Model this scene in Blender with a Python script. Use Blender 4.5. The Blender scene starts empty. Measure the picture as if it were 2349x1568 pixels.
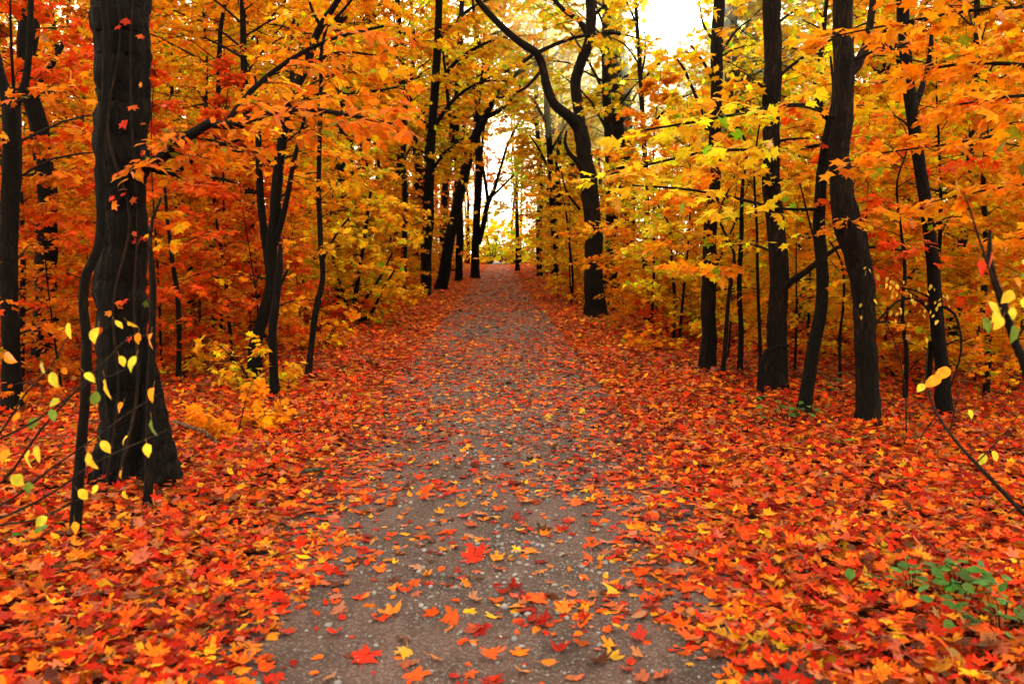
import bpy, math
import numpy as np

R = np.random.default_rng(7)
C = bpy.context.scene.collection
PI = math.pi

# ------------------------------------------------------------------ camera geometry
F = 1827.0; CU, CV = 1174.5, 784.0            # focal length / centre in survey pixels
TH = math.atan((CV - 578) / F)                # pitch down
CAM = np.array([0.0, 0.0, 1.5])
ct, st = math.cos(TH), math.sin(TH)

def ray(u, v):
    a = (u - CU) / F; b = -(v - CV) / F
    return np.array([a, ct + b * st, -st + b * ct])
def W(u, v, d):                                # point seen at (u, v) standing d metres up the path
    r = ray(u, v); return CAM + r * (d / r[1])
def gd(u, v, z=0.0):                           # distance of the ground point seen at (u, v)
    r = ray(u, v); return r[1] * (z - CAM[2]) / r[2]
def G(u, v):
    return W(u, v, gd(u, v))
def proj(p):
    q = np.asarray(p, float) - CAM
    y = q[1] * ct - q[2] * st; z = q[1] * st + q[2] * ct
    return CU + F * q[0] / y, CV - F * z / y
SUN = ray(1540, 34); SUN = SUN / np.linalg.norm(SUN)
SUN_EL = math.asin(SUN[2]); SUN_AZ = math.atan2(SUN[0], SUN[1])

def nrm(a):
    a = np.asarray(a, float); return a / np.maximum(np.linalg.norm(a, axis=-1, keepdims=True), 1e-9)
def sun_angle(P):
    d = nrm(P - CAM); return np.degrees(np.arccos(np.clip(d @ SUN, -1, 1)))
def smooth(a, b, x):
    t = np.clip((x - a) / (b - a), 0, 1); return t * t * (3 - 2 * t)
def path_c(y):
    return -0.03 - 0.0175 * np.asarray(y, float)
def vnoise(x, y, s=1.0, seed=0.0):
    x = np.asarray(x) * s; y = np.asarray(y) * s
    return (np.sin(x * 1.3 + 1.7 * np.sin(y * .9 + seed)) + np.sin(y * 1.7 - 1.1 * np.sin(x * 1.1 + seed * 2)) +
            np.sin((x + y) * 2.3 + seed) * .6 + np.sin((x - 1.7 * y) * 3.1 + seed * 3) * .4) / 3.0
def ground_h(x, y):
    s = np.abs(x - path_c(y))
    bank = smooth(1.0, 4.0, s)
    return 0.02 * vnoise(x, y, 1.1, 2.0) * smooth(.4, 2., s) + 0.12 * bank * (0.4 + vnoise(x, y, .35, 5.)) - 0.02 * (1 - smooth(.2, 1.2, s))

# ------------------------------------------------------------------ materials
def new_mat(name):
    m = bpy.data.materials.new(name); m.use_nodes = True
    nt = m.node_tree; nt.nodes.clear()
    return m, nt, nt.nodes, nt.links
def N(nodes, t, **kw):
    n = nodes.new(t)
    for k, v in kw.items():
        if k.startswith('i_'): n.inputs[k[2:].replace('_', ' ')].default_value = v
        else: setattr(n, k, v)
    return n

def leaf_mat(name, use_obj, trans=0.5, tsat=1.0, gloss=0.10):
    m, nt, ns, ln = new_mat(name)
    out = N(ns, 'ShaderNodeOutputMaterial')
    at = N(ns, 'ShaderNodeAttribute', attribute_name='tint')
    col = at.outputs['Color']
    if use_obj:
        oi = N(ns, 'ShaderNodeObjectInfo')
        mx = N(ns, 'ShaderNodeMix', data_type='RGBA', blend_type='MULTIPLY'); mx.inputs['Factor'].default_value = 1
        ln.new(at.outputs['Color'], mx.inputs['A']); ln.new(oi.outputs['Color'], mx.inputs['B']); col = mx.outputs['Result']
    # blotches inside the blade
    tc = N(ns, 'ShaderNodeTexCoord'); nz = N(ns, 'ShaderNodeTexNoise'); nz.inputs['Scale'].default_value = 38
    nz.inputs['Detail'].default_value = 3
    ln.new(tc.outputs['Object'], nz.inputs['Vector'])
    mr = N(ns, 'ShaderNodeMapRange'); mr.inputs['From Min'].default_value = .3; mr.inputs['From Max'].default_value = .7
    mr.inputs['To Min'].default_value = .72; mr.inputs['To Max'].default_value = 1.15
    ln.new(nz.outputs['Fac'], mr.inputs['Value'])
    m2 = N(ns, 'ShaderNodeMix', data_type='RGBA', blend_type='MULTIPLY'); m2.inputs['Factor'].default_value = 1
    ln.new(col, m2.inputs['A']); ln.new(mr.outputs['Result'], m2.inputs['B']); col = m2.outputs['Result']
    df = N(ns, 'ShaderNodeBsdfDiffuse'); tr = N(ns, 'ShaderNodeBsdfTranslucent')
    gl = N(ns, 'ShaderNodeBsdfGlossy'); gl.inputs['Roughness'].default_value = .5
    ln.new(col, df.inputs['Color']); ln.new(col, tr.inputs['Color'])
    a = N(ns, 'ShaderNodeMixShader'); a.inputs[0].default_value = trans
    ln.new(df.outputs[0], a.inputs[1]); ln.new(tr.outputs[0], a.inputs[2])
    if use_obj:                                  # blades let strong light straight on through as well
        rf_ = N(ns, 'ShaderNodeBsdfRefraction'); rf_.inputs['IOR'].default_value = 1.15; rf_.inputs['Roughness'].default_value = .65
        ln.new(col, rf_.inputs['Color'])
        c_ = N(ns, 'ShaderNodeMixShader'); c_.inputs[0].default_value = .22
        ln.new(a.outputs[0], c_.inputs[1]); ln.new(rf_.outputs[0], c_.inputs[2]); a = c_
    last = a
    if gloss > 0:
        fr = N(ns, 'ShaderNodeFresnel'); fr.inputs['IOR'].default_value = 1.35
        fm = N(ns, 'ShaderNodeMath', operation='MULTIPLY'); fm.inputs[1].default_value = gloss
        ln.new(fr.outputs[0], fm.inputs[0])
        b = N(ns, 'ShaderNodeMixShader'); ln.new(fm.outputs[0], b.inputs[0])
        ln.new(a.outputs[0], b.inputs[1]); ln.new(gl.outputs[0], b.inputs[2]); last = b
    ln.new(last.outputs[0], out.inputs['Surface'])
    return m

def bark_mat(name, c1, c2, scale=9.0, bump=.6, moss=0.0):
    m, nt, ns, ln = new_mat(name)
    out = N(ns, 'ShaderNodeOutputMaterial'); bs = N(ns, 'ShaderNodeBsdfPrincipled')
    bs.inputs['Roughness'].default_value = .95; bs.inputs['Specular IOR Level'].default_value = .15
    tc = N(ns, 'ShaderNodeTexCoord'); mp = N(ns, 'ShaderNodeMapping'); mp.inputs['Scale'].default_value = (scale, scale, scale * .16)
    ln.new(tc.outputs['Object'], mp.inputs['Vector'])
    nz = N(ns, 'ShaderNodeTexNoise'); nz.inputs['Scale'].default_value = 3.2; nz.inputs['Detail'].default_value = 6; nz.inputs['Roughness'].default_value = .65
    nz.inputs['Distortion'].default_value = .6
    ln.new(mp.outputs[0], nz.inputs['Vector'])
    rp = N(ns, 'ShaderNodeValToRGB'); rp.color_ramp.elements[0].position = .38; rp.color_ramp.elements[1].position = .66
    rp.color_ramp.elements[0].color = (*c1, 1); rp.color_ramp.elements[1].color = (*c2, 1)
    ln.new(nz.outputs['Fac'], rp.inputs[0])
    big = N(ns, 'ShaderNodeTexNoise'); big.inputs['Scale'].default_value = 2.3; big.inputs['Detail'].default_value = 4
    ln.new(tc.outputs['Object'], big.inputs['Vector'])
    r2 = N(ns, 'ShaderNodeValToRGB'); r2.color_ramp.elements[0].position = .4; r2.color_ramp.elements[1].position = .7
    r2.color_ramp.elements[0].color = (.5, .48, .46, 1); r2.color_ramp.elements[1].color = (2.0, 1.85, 1.6, 1)
    ln.new(big.outputs['Fac'], r2.inputs[0])
    mx = N(ns, 'ShaderNodeMix', data_type='RGBA', blend_type='MULTIPLY'); mx.inputs['Factor'].default_value = 1
    ln.new(rp.outputs[0], mx.inputs['A']); ln.new(r2.outputs[0], mx.inputs['B'])
    ln.new(mx.outputs['Result'], bs.inputs['Base Color'])
    bp = N(ns, 'ShaderNodeBump'); bp.inputs['Strength'].default_value = bump; bp.inputs['Distance'].default_value = .03
    # cracked plates
    m3 = N(ns, 'ShaderNodeMapping'); m3.inputs['Scale'].default_value = (scale * 3.2, scale * 3.2, scale * .75); ln.new(tc.outputs['Object'], m3.inputs['Vector'])
    wn = N(ns, 'ShaderNodeVectorMath', operation='MULTIPLY_ADD'); wn.inputs[1].default_value = (1.3, 1.3, 1.3); ln.new(nz.outputs['Color'], wn.inputs[0]); ln.new(m3.outputs[0], wn.inputs[2])
    v3 = N(ns, 'ShaderNodeTexVoronoi', feature='DISTANCE_TO_EDGE'); v3.inputs['Scale'].default_value = 1.0; ln.new(wn.outputs[0], v3.inputs['Vector'])
    c3 = N(ns, 'ShaderNodeMapRange'); c3.inputs['From Max'].default_value = .16; ln.new(v3.outputs['Distance'], c3.inputs['Value'])
    k3 = N(ns, 'ShaderNodeMapRange'); k3.inputs['To Min'].default_value = .3; k3.inputs['To Max'].default_value = 1.15; ln.new(c3.outputs[0], k3.inputs['Value'])
    x3 = N(ns, 'ShaderNodeMix', data_type='RGBA', blend_type='MULTIPLY'); x3.inputs['Factor'].default_value = 1
    ln.new(mx.outputs['Result'], x3.inputs['A']); ln.new(k3.outputs[0], x3.inputs['B']); ln.new(x3.outputs['Result'], bs.inputs['Base Color'])
    hh = N(ns, 'ShaderNodeMath', operation='ADD'); ln.new(nz.outputs['Fac'], hh.inputs[0]); ln.new(c3.outputs[0], hh.inputs[1])
    ln.new(hh.outputs[0], bp.inputs['Height']); ln.new(bp.outputs[0], bs.inputs['Normal'])
    ln.new(bs.outputs[0], out.inputs['Surface'])
    return m

def ground_mat():
    m, nt, ns, ln = new_mat('leafy_forest_floor')
    out = N(ns, 'ShaderNodeOutputMaterial'); bs = N(ns, 'ShaderNodeBsdfDiffuse')
    tc = N(ns, 'ShaderNodeTexCoord')
    vo = N(ns, 'ShaderNodeTexVoronoi'); vo.inputs['Scale'].default_value = 13; vo.inputs['Randomness'].default_value = 1
    ds = N(ns, 'ShaderNodeTexNoise'); ds.inputs['Scale'].default_value = 30
    ln.new(tc.outputs['Object'], ds.inputs['Vector'])
    ad = N(ns, 'ShaderNodeVectorMath', operation='MULTIPLY_ADD'); ad.inputs[1].default_value = (.07, .07, .07)
    ln.new(ds.outputs['Color'], ad.inputs[0]); ln.new(tc.outputs['Object'], ad.inputs[2])
    ln.new(ad.outputs[0], vo.inputs['Vector'])
    sp = N(ns, 'ShaderNodeSeparateColor'); ln.new(vo.outputs['Color'], sp.inputs[0])
    rp = N(ns, 'ShaderNodeValToRGB'); cr = rp.color_ramp; cr.interpolation = 'CONSTANT'
    cols = [(0, (.02, .006, .004)), (.30, (.12, .010, .004)), (.5, (.22, .02, .005)), (.66, (.30, .05, .006)), (.80, (.38, .09, .010)),
            (.9, (.45, .20, .02))]
    cr.elements[0].position = 0; cr.elements[0].color = (*cols[0][1], 1)
    cr.elements[1].position = cols[1][0]; cr.elements[1].color = (*cols[1][1], 1)
    for p, c in cols[2:]:
        e = cr.elements.new(p); e.color = (*c, 1)
    ln.new(sp.outputs[0], rp.inputs[0])
    ln.new(rp.outputs[0], bs.inputs['Color'])
    bp = N(ns, 'ShaderNodeBump'); bp.inputs['Strength'].default_value = .8; bp.inputs['Distance'].default_value = .04
    ln.new(sp.outputs[1], bp.inputs['Height']); ln.new(bp.outputs[0], bs.inputs['Normal'])
    ln.new(bs.outputs[0], out.inputs['Surface'])
    return m

def path_mat():
    m, nt, ns, ln = new_mat('packed_gravel_dirt')
    out = N(ns, 'ShaderNodeOutputMaterial'); bs = N(ns, 'ShaderNodeBsdfPrincipled')
    bs.inputs['Roughness'].default_value = .8; bs.inputs['Specular IOR Level'].default_value = .3
    tc = N(ns, 'ShaderNodeTexCoord')
    n1 = N(ns, 'ShaderNodeTexNoise'); n1.inputs['Scale'].default_value = 2.6; n1.inputs['Detail'].default_value = 8; n1.inputs['Roughness'].default_value = .6
    n2 = N(ns, 'ShaderNodeTexNoise'); n2.inputs['Scale'].default_value = 60; n2.inputs['Detail'].default_value = 6; n2.inputs['Roughness'].default_value = .7
    vo = N(ns, 'ShaderNodeTexVoronoi'); vo.inputs['Scale'].default_value = 130
    mp = N(ns, 'ShaderNodeMapping'); mp.inputs['Scale'].default_value = (1.3, .5, 1); ln.new(tc.outputs['Object'], mp.inputs['Vector']); ln.new(mp.outputs[0], n1.inputs['Vector'])
    for n in (n2, vo): ln.new(tc.outputs['Object'], n.inputs['Vector'])
    r1 = N(ns, 'ShaderNodeValToRGB'); r1.color_ramp.elements[0].position = .36; r1.color_ramp.elements[1].position = .64
    r1.color_ramp.elements[0].color = (.034, .019, .016, 1); r1.color_ramp.elements[1].color = (.092, .052, .048, 1)
    ln.new(n1.outputs['Fac'], r1.inputs[0])
    r2 = N(ns, 'ShaderNodeValToRGB'); r2.color_ramp.elements[0].position = .3; r2.color_ramp.elements[1].position = .75
    r2.color_ramp.elements[0].color = (.4, .38, .38, 1); r2.color_ramp.elements[1].color = (1.5, 1.45, 1.4, 1)
    ln.new(n2.outputs['Fac'], r2.inputs[0])
    mx = N(ns, 'ShaderNodeMix', data_type='RGBA', blend_type='MULTIPLY'); mx.inputs['Factor'].default_value = 1
    ln.new(r1.outputs[0], mx.inputs['A']); ln.new(r2.outputs[0], mx.inputs['B'])
    sp = N(ns, 'ShaderNodeSeparateColor'); ln.new(vo.outputs['Color'], sp.inputs[0])
    gt = N(ns, 'ShaderNodeMath', operation='GREATER_THAN'); gt.inputs[1].default_value = .82; ln.new(sp.outputs[0], gt.inputs[0])
    st_ = N(ns, 'ShaderNodeMix', data_type='RGBA', blend_type='MIX'); st_.inputs['B'].default_value = (.30, .27, .26, 1)
    g2 = N(ns, 'ShaderNodeMath', operation='MULTIPLY'); g2.inputs[1].default_value = .22; ln.new(gt.outputs[0], g2.inputs[0])
    ln.new(g2.outputs[0], st_.inputs['Factor']); ln.new(mx.outputs['Result'], st_.inputs['A'])
    ln.new(st_.outputs['Result'], bs.inputs['Base Color'])
    bp = N(ns, 'ShaderNodeBump'); bp.inputs['Strength'].default_value = .9; bp.inputs['Distance'].default_value = .012
    ln.new(n2.outputs['Fac'], bp.inputs['Height'])
    b2 = N(ns, 'ShaderNodeBump'); b2.inputs['Strength'].default_value = .5; b2.inputs['Distance'].default_value = .01
    ln.new(vo.outputs['Distance'], b2.inputs['Height']); ln.new(bp.outputs[0], b2.inputs['Normal'])
    ln.new(b2.outputs[0], bs.inputs['Normal']); ln.new(bs.outputs[0], out.inputs['Surface'])
    return m

def stone_mat():
    m, nt, ns, ln = new_mat('pebble_stone')
    out = N(ns, 'ShaderNodeOutputMaterial'); bs = N(ns, 'ShaderNodeBsdfPrincipled'); bs.inputs['Roughness'].default_value = .6
    at = N(ns, 'ShaderNodeAttribute', attribute_name='tint')
    nz = N(ns, 'ShaderNodeTexNoise'); nz.inputs['Scale'].default_value = 120
    tc = N(ns, 'ShaderNodeTexCoord'); ln.new(tc.outputs['Object'], nz.inputs['Vector'])
    mr = N(ns, 'ShaderNodeMapRange'); mr.inputs['To Min'].default_value = .7; mr.inputs['To Max'].default_value = 1.3; ln.new(nz.outputs['Fac'], mr.inputs['Value'])
    mx = N(ns, 'ShaderNodeMix', data_type='RGBA', blend_type='MULTIPLY'); mx.inputs['Factor'].default_value = 1
    ln.new(at.outputs['Color'], mx.inputs['A']); ln.new(mr.outputs[0], mx.inputs['B'])
    ln.new(mx.outputs['Result'], bs.inputs['Base Color']); ln.new(bs.outputs[0], out.inputs['Surface'])
    return m

M_LEAF = leaf_mat('autumn_leaf', True, .55, 1, .08)
M_LITTER = leaf_mat('fallen_leaf_blade', False, .3, 1, .2)
M_FALLEN = leaf_mat('fallen_leaf_single', True, .3, 1, .35)
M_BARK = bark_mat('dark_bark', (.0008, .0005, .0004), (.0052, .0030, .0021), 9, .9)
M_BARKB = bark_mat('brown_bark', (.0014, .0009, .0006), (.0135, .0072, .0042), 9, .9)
M_TWIG = bark_mat('twig_bark', (.006, .0035, .0025), (.02, .011, .007), 20, .3)
M_DEAD = bark_mat('dead_wood', (.05, .03, .02), (.16, .10, .065), 16, .7)
M_LICHEN = bark_mat('lichen_wood', (.05, .06, .035), (.20, .24, .15), 30, .7)
M_GROUND = ground_mat(); M_PATH = path_mat(); M_STONE = stone_mat()

# ------------------------------------------------------------------ mesh assembly
class Geo:
    def __init__(s): s.V = []; s.T = []; s.M = []; s.S = []; s.K = []; s.n = 0
    def add(s, V, T, mat=0, col=None, smooth=True):
        V = np.asarray(V, float); T = np.asarray(T, int)
        if len(T) == 0: return
        s.V.append(V); s.T.append(T + s.n); s.n += len(V)
        s.M.append(np.full(len(T), mat, int)); s.S.append(np.full(len(T), smooth, bool))
        s.K.append(np.ones((len(T), 3)) if col is None else np.asarray(col, float))
    def merged(s):
        return (np.concatenate(s.V), np.concatenate(s.T), np.concatenate(s.M), np.concatenate(s.S), np.concatenate(s.K))
    def mesh(s, name, mats, carve=None):
        V, T, M, S, K = s.merged()
        if carve is not None:
            keep = carve(V, T); T, M, S, K = T[keep], M[keep], S[keep], K[keep]
        me = bpy.data.meshes.new(name)
        me.vertices.add(len(V)); me.vertices.foreach_set('co', V.astype(np.float32).ravel())
        me.loops.add(len(T) * 3); me.loops.foreach_set('vertex_index', T.astype(np.int32).ravel())
        me.polygons.add(len(T))
        me.polygons.foreach_set('loop_start', np.arange(0, len(T) * 3, 3, dtype=np.int32))
        me.polygons.foreach_set('material_index', M.astype(np.int32))
        me.polygons.foreach_set('use_smooth', S)
        at = me.attributes.new('tint', 'FLOAT_COLOR', 'FACE')
        at.data.foreach_set('color', np.concatenate([K, np.ones((len(K), 1))], 1).astype(np.float32).ravel())
        for m in mats: me.materials.append(m)
        me.update(calc_edges=True); me.validate()
        return me

def resample(pts, rad, step):
    pts = np.asarray(pts, float); rad = np.asarray(rad, float)
    if len(pts) < 2: return pts, rad
    P = np.vstack([2 * pts[0] - pts[1], pts, 2 * pts[-1] - pts[-2]])
    o = []; r = []
    for i in range(len(pts) - 1):
        p0, p1, p2, p3 = P[i], P[i + 1], P[i + 2], P[i + 3]
        n = max(1, int(np.linalg.norm(p2 - p1) / step))
        t = (np.arange(n) / n)[:, None]
        o.append(.5 * (2 * p1 + (p2 - p0) * t + (2 * p0 - 5 * p1 + 4 * p2 - p3) * t ** 2 + (3 * p1 - p0 - 3 * p2 + p3) * t ** 3))
        r.append(rad[i] + (rad[i + 1] - rad[i]) * t[:, 0])
    o.append(pts[-1:]); r.append(rad[-1:])
    return np.concatenate(o), np.concatenate(r)

def tube(g, pts, rad, n=8, step=None, rough=0.0, mat=0, rng=R, ridges=0, flare=None, knots=False):
    if step: pts, rad = resample(pts, rad, step)
    pts = np.asarray(pts, float); rad = np.asarray(rad, float)
    k = len(pts)
    if knots and k > 12:                             # slight kinks
        w_ = rng.normal(0, 1, (k, 3)); kr = np.exp(-np.linspace(-2, 2, 7) ** 2); kr /= kr.sum()
        w_ = np.stack([np.convolve(w_[:, c], kr, 'same') for c in range(3)], 1); w_[:2] = 0
        pts = pts + w_ * rad[:, None] * .16 * [1, 1, 0]
    tn = nrm(np.gradient(pts, axis=0))
    ref = np.array([1., 0, 0]) if abs(tn[0][0]) < .9 else np.array([0, 1., 0])
    A = np.zeros((k, 3)); a = nrm(np.cross(np.cross(tn[0], ref), tn[0]))
    for i in range(k):
        a = a - (a @ tn[i]) * tn[i]; a = a / max(np.linalg.norm(a), 1e-9); A[i] = a
    B = np.cross(tn, A)
    th = np.linspace(0, 2 * PI, n, endpoint=False)
    rr = np.repeat(rad[:, None], n, 1)
    if rough > 0:
        s = rng.uniform(0, 6.28, 6); z = np.arange(k)[:, None] * (step or .1)
        rr = rr * (1 + rough * (np.sin(th * 2 + s[0] + z * 1.3) + .7 * np.sin(th * 3 + s[1] - z * 2.1) + .5 * np.sin(z * 4.5 + s[2] + th)) / 1.6)
        rr = rr * (1 + rough * .5 * rng.normal(size=(k, n)))
    if knots:
        for _ in range(max(2, k // 14)):
            kc = rng.integers(2, max(3, k - 2)); tc_ = rng.uniform(0, 2 * PI); am = rng.uniform(.04, .16) * (1 if n < 30 else .5); wd = rng.uniform(.9, 2.2) * rad[kc] / max(step or .1, .01) * .8 + .8
            rr = rr * (1 + am * np.exp(-((np.arange(k)[:, None] - kc) / wd) ** 2) * np.exp(-((np.angle(np.exp(1j * (th - tc_)))) / .55) ** 2))
    if ridges:
        z = np.arange(k)[:, None] * (step or .1)
        rr = rr * (1 + .035 * np.sin(th * ridges + 2.0 * np.sin(z * 3.1) + z * .8) + .025 * np.sin(th * ridges * 1.7 + z * 5 + 1.3))
    if flare is not None:
        h = np.maximum(pts[:, 2] - pts[0, 2], 0)[:, None]
        rr = rr * (1 + flare[0] * np.exp(-h / flare[1]) * (1 + .55 * np.sin(th * flare[2] + flare[3])))
    V = pts[:, None] + rr[..., None] * (np.cos(th)[None, :, None] * A[:, None] + np.sin(th)[None, :, None] * B[:, None])
    V = V.reshape(-1, 3)
    i = np.arange(k - 1)[:, None] * n; j = np.arange(n)[None]; j2 = (j + 1) % n
    q = np.stack([i + j, i + j2, i + n + j2, i + n + j], -1).reshape(-1, 4)
    T = np.concatenate([q[:, [0, 1, 2]], q[:, [0, 2, 3]]])
    V = np.vstack([V, pts[-1] + tn[-1] * rad[-1] * .5]); e = len(V) - 1
    b = (k - 1) * n
    cap = np.stack([b + np.arange(n), b + (np.arange(n) + 1) % n, np.full(n, e)], -1)
    g.add(V, np.vstack([T, cap]), mat)

def fan(outline, centre):
    V = np.vstack([[centre], outline]); n = len(outline)
    T = np.array([[0, 1 + (i + 1) % n, 1 + i] for i in range(n)])
    return V, T
def mirror(h):                                   # right half from tip to base -> closed outline
    h = np.array(h, float); l = h[1:-1][::-1] * [-1, 1]
    return np.vstack([h, l])
MAPLE_FINE = fan(mirror([(0, 1.0), (.07, .86), (.13, .70), (.25, .74), (.20, .56), (.40, .66), (.62, .72), (.56, .56), (.66, .46), (.46, .40), (.36, .30),
                         (.50, .22), (.54, .10), (.34, .07), (.15, .02), (0, .06)]), (0, .34))
MAPLE = fan(mirror([(0, 1.0), (.14, .66), (.56, .70), (.38, .36), (.54, .12), (0, .02)]), (0, .34))
OVAL_FINE = fan(mirror([(0, 1.0), (.07, .88), (.19, .70), (.26, .48), (.25, .28), (.15, .1), (0, 0)]), (0, .45))
OVAL = fan(mirror([(0, 1.0), (.18, .68), (.27, .42), (.17, .12), (0, 0)]), (0, .45))
KITE = (np.array([(0, 1.), (.38, .5), (0, 0), (-.38, .5)]), np.array([(0, 2, 1), (0, 3, 2)]))

class Leaves:
    def __init__(s): s.P = []; s.D = []; s.U = []; s.S = []
    def add(s, P, D, U, S):
        s.P.append(np.atleast_2d(P)); s.D.append(np.atleast_2d(D)); s.U.append(np.atleast_2d(U)); s.S.append(np.atleast_1d(S))
    def cat(s): return np.concatenate(s.P), np.concatenate(s.D), np.concatenate(s.U), np.concatenate(s.S)

def put_leaves(g, tmpl, P, D, U, S, col, mat=0, curl=(.15, .35), fold=(.05, .25), rng=R, smooth=True, jit=1.0):
    TV, TT = tmpl; n, k = len(P), len(TV)
    Y = nrm(D); Z = U - (U * Y).sum(1, keepdims=True) * Y; Z = nrm(Z); X = np.cross(Y, Z)
    cu = rng.uniform(*curl, n)[:, None]; fo = rng.uniform(*fold, n)[:, None]; sk = rng.normal(0, .18, n)[:, None]
    wx = rng.uniform(.85, 1.12, n)[:, None]
    x = TV[None, :, 0] * wx; y = TV[None, :, 1] + np.zeros((n, 1))
    z = -cu * (x * x + (y - .3) ** 2) + fo * np.abs(x) + sk * x * y + rng.normal(0, .025, (n, k))
    x = x + rng.normal(0, .035 * jit, (n, k)); y = y + rng.normal(0, .03 * jit, (n, k))
    s = S[:, None, None]
    V = P[:, None] + s * (x[..., None] * X[:, None] + y[..., None] * Y[:, None] + z[..., None] * Z[:, None])
    T = TT[None] + (np.arange(n) * k)[:, None, None]
    g.add(V.reshape(-1, 3), T.reshape(-1, 3), mat, np.repeat(col, len(TT), 0), smooth)

def tint(n, rng=R, v=(.72, 1.12), hue=.45):
    """variation round a tree's own leaf colour: redder or yellower, lighter or darker"""
    h = rng.normal(0, hue, n); val = rng.uniform(*v, n)
    g_ = np.exp(h * .75); r_ = np.exp(-np.abs(h) * .06); b_ = np.exp(rng.normal(0, .3, n))
    gn = rng.uniform(0, 1, n) < .035; r_ = np.where(gn, .28, r_); g_ = np.where(gn, 1.0, g_)
    return np.stack([r_ * val, g_ * val, b_ * val], 1)

# ------------------------------------------------------------------ growing branches
def sprays(g, L, pts, r0, subn, sublen, leafn, size, rng, t0=.2, droop=.25, twig_mat=1, lift=0.0, flat=.42):
    """twigs to either side of a branch, near level, with leaves set along them"""
    pts = np.asarray(pts, float)
    seg = np.r_[0, np.cumsum(np.linalg.norm(np.diff(pts, axis=0), axis=1))]
    tot = seg[-1]
    for i in range(subn):
        t = t0 + (1 - t0) * (i + rng.uniform(0, 1)) / subn
        d = t * tot; j = min(np.searchsorted(seg, d) - 1, len(pts) - 2); j = max(j, 0)
        f = (d - seg[j]) / max(seg[j + 1] - seg[j], 1e-6)
        p = pts[j] + (pts[j + 1] - pts[j]) * f; dr = nrm(pts[j + 1] - pts[j])
        h = np.array([dr[0], dr[1], 0]); hl = np.linalg.norm(h)
        if hl < .25: a0 = rng.uniform(0, 2 * PI)
        else: a0 = math.atan2(h[1], h[0]) + (1 if i % 2 else -1) * rng.uniform(.5, 1.15) * (1.15 - .55 * t)
        ln_ = sublen * rng.uniform(.55, 1.15) * (1.1 - .45 * t)
        e = rng.normal(.12 + lift, .2)
        q = [p]; 
        for s_ in range(3):
            e2 = e - droop * (s_ + 1) * .5; a0 += rng.normal(0, .15)
            q.append(q[-1] + ln_ / 3 * np.array([math.cos(a0) * math.cos(e2), math.sin(a0) * math.cos(e2), math.sin(e2)]))
        q = np.array(q)
        rr = r0 * .35 * (1 - .5 * t)
        tube(g, q, [rr, rr * .75, rr * .5, rr * .25], 3, mat=twig_mat, rng=rng)
        m = max(2, int(leafn * rng.uniform(.7, 1.3)))
        tt = rng.uniform(.12, 1.0, m) ** .8 * 3; jj = np.minimum(tt.astype(int), 2); ff = (tt - jj)[:, None]
        P = q[jj] + (q[jj + 1] - q[jj]) * ff; Dv = nrm(q[jj + 1] - q[jj])
        side = np.where(np.arange(m) % 2, 1, -1)[:, None]
        perp = nrm(np.cross(Dv, [0, 0, 1])) * side
        D = Dv * rng.uniform(.2, 1, (m, 1)) + perp * rng.uniform(.3, 1.1, (m, 1)) + rng.normal(0, .25, (m, 3)); D[:, 2] -= .22
        U = np.array([0, 0, 1.]) + rng.normal(0, flat, (m, 3))
        S = size * rng.uniform(.6, 1.15, m)
        P = P + nrm(D) * (S * .3)[:, None] + rng.normal(0, .02, (m, 3))
        L.add(P, D, U, S)

def limb(start, az, el, length, rng, n=6, droop=.5, wig=.12):
    q = [np.asarray(start, float)]; e = el
    for i in range(n):
        e2 = e - droop * ((i + 1) / n) ** 1.5 + rng.normal(0, wig * .6); az += rng.normal(0, wig)
        q.append(q[-1] + length / n * np.array([math.cos(az) * math.cos(e2), math.sin(az) * math.cos(e2), math.sin(e2)]))
    return np.array(q)

def at_t(pts, t):
    pts = np.asarray(pts); seg = np.r_[0, np.cumsum(np.linalg.norm(np.diff(pts, axis=0), axis=1))]; d = t * seg[-1]
    j = int(np.clip(np.searchsorted(seg, d) - 1, 0, len(pts) - 2)); f = (d - seg[j]) / (seg[j + 1] - seg[j])
    return pts[j] + (pts[j + 1] - pts[j]) * f

def grow(gT, gC, L, H, r0, nb, blen, t0, subn, sublen, leafn, size, rng, lean=.04, el=.55, droop=.6, tseg=8, lift=0, crook=.05, flat=.42):
    k = 9; lx, ly = rng.normal(0, lean, 2)
    z = np.linspace(0, 1, k); ph = rng.uniform(0, 6.28, 4)
    wob = crook * np.sqrt(H)
    pts = np.stack([lx * H * z + wob * np.sin(z * 5 + ph[0]) * z, ly * H * z + wob * np.sin(z * 4 + ph[1]) * z, H * z - .08], 1)
    rad = r0 * (1 - .86 * z ** .9)
    tube(gT, pts, rad, tseg, step=max(.18, H / 40), rough=.05, rng=rng, flare=(.45, .12 + r0, 3, ph[2]))
    for i in range(nb):
        t = t0 + (1 - t0) * ((i + rng.uniform(0, .8)) / nb)
        p = at_t(pts, t); az = i * 2.4 + rng.normal(0, .4)
        shape = math.sin(min(1, (t - t0) / (1 - t0) * .92 + .22) * PI) ** .6
        ln_ = blen * shape * rng.uniform(.65, 1.15) + .15
        q = limb(p, az, el + rng.normal(0, .16), ln_, rng, 5, droop)
        rb = max(.004, r0 * .34 * (1 - .75 * t))
        tube(gC, q, rb * np.linspace(1, .25, 6), 4, mat=1, rng=rng)
        sprays(gC, L, q, rb * 1.3, subn, sublen * (.5 + .5 * shape), leafn, size, rng, lift=lift, flat=flat)
    return pts

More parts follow.
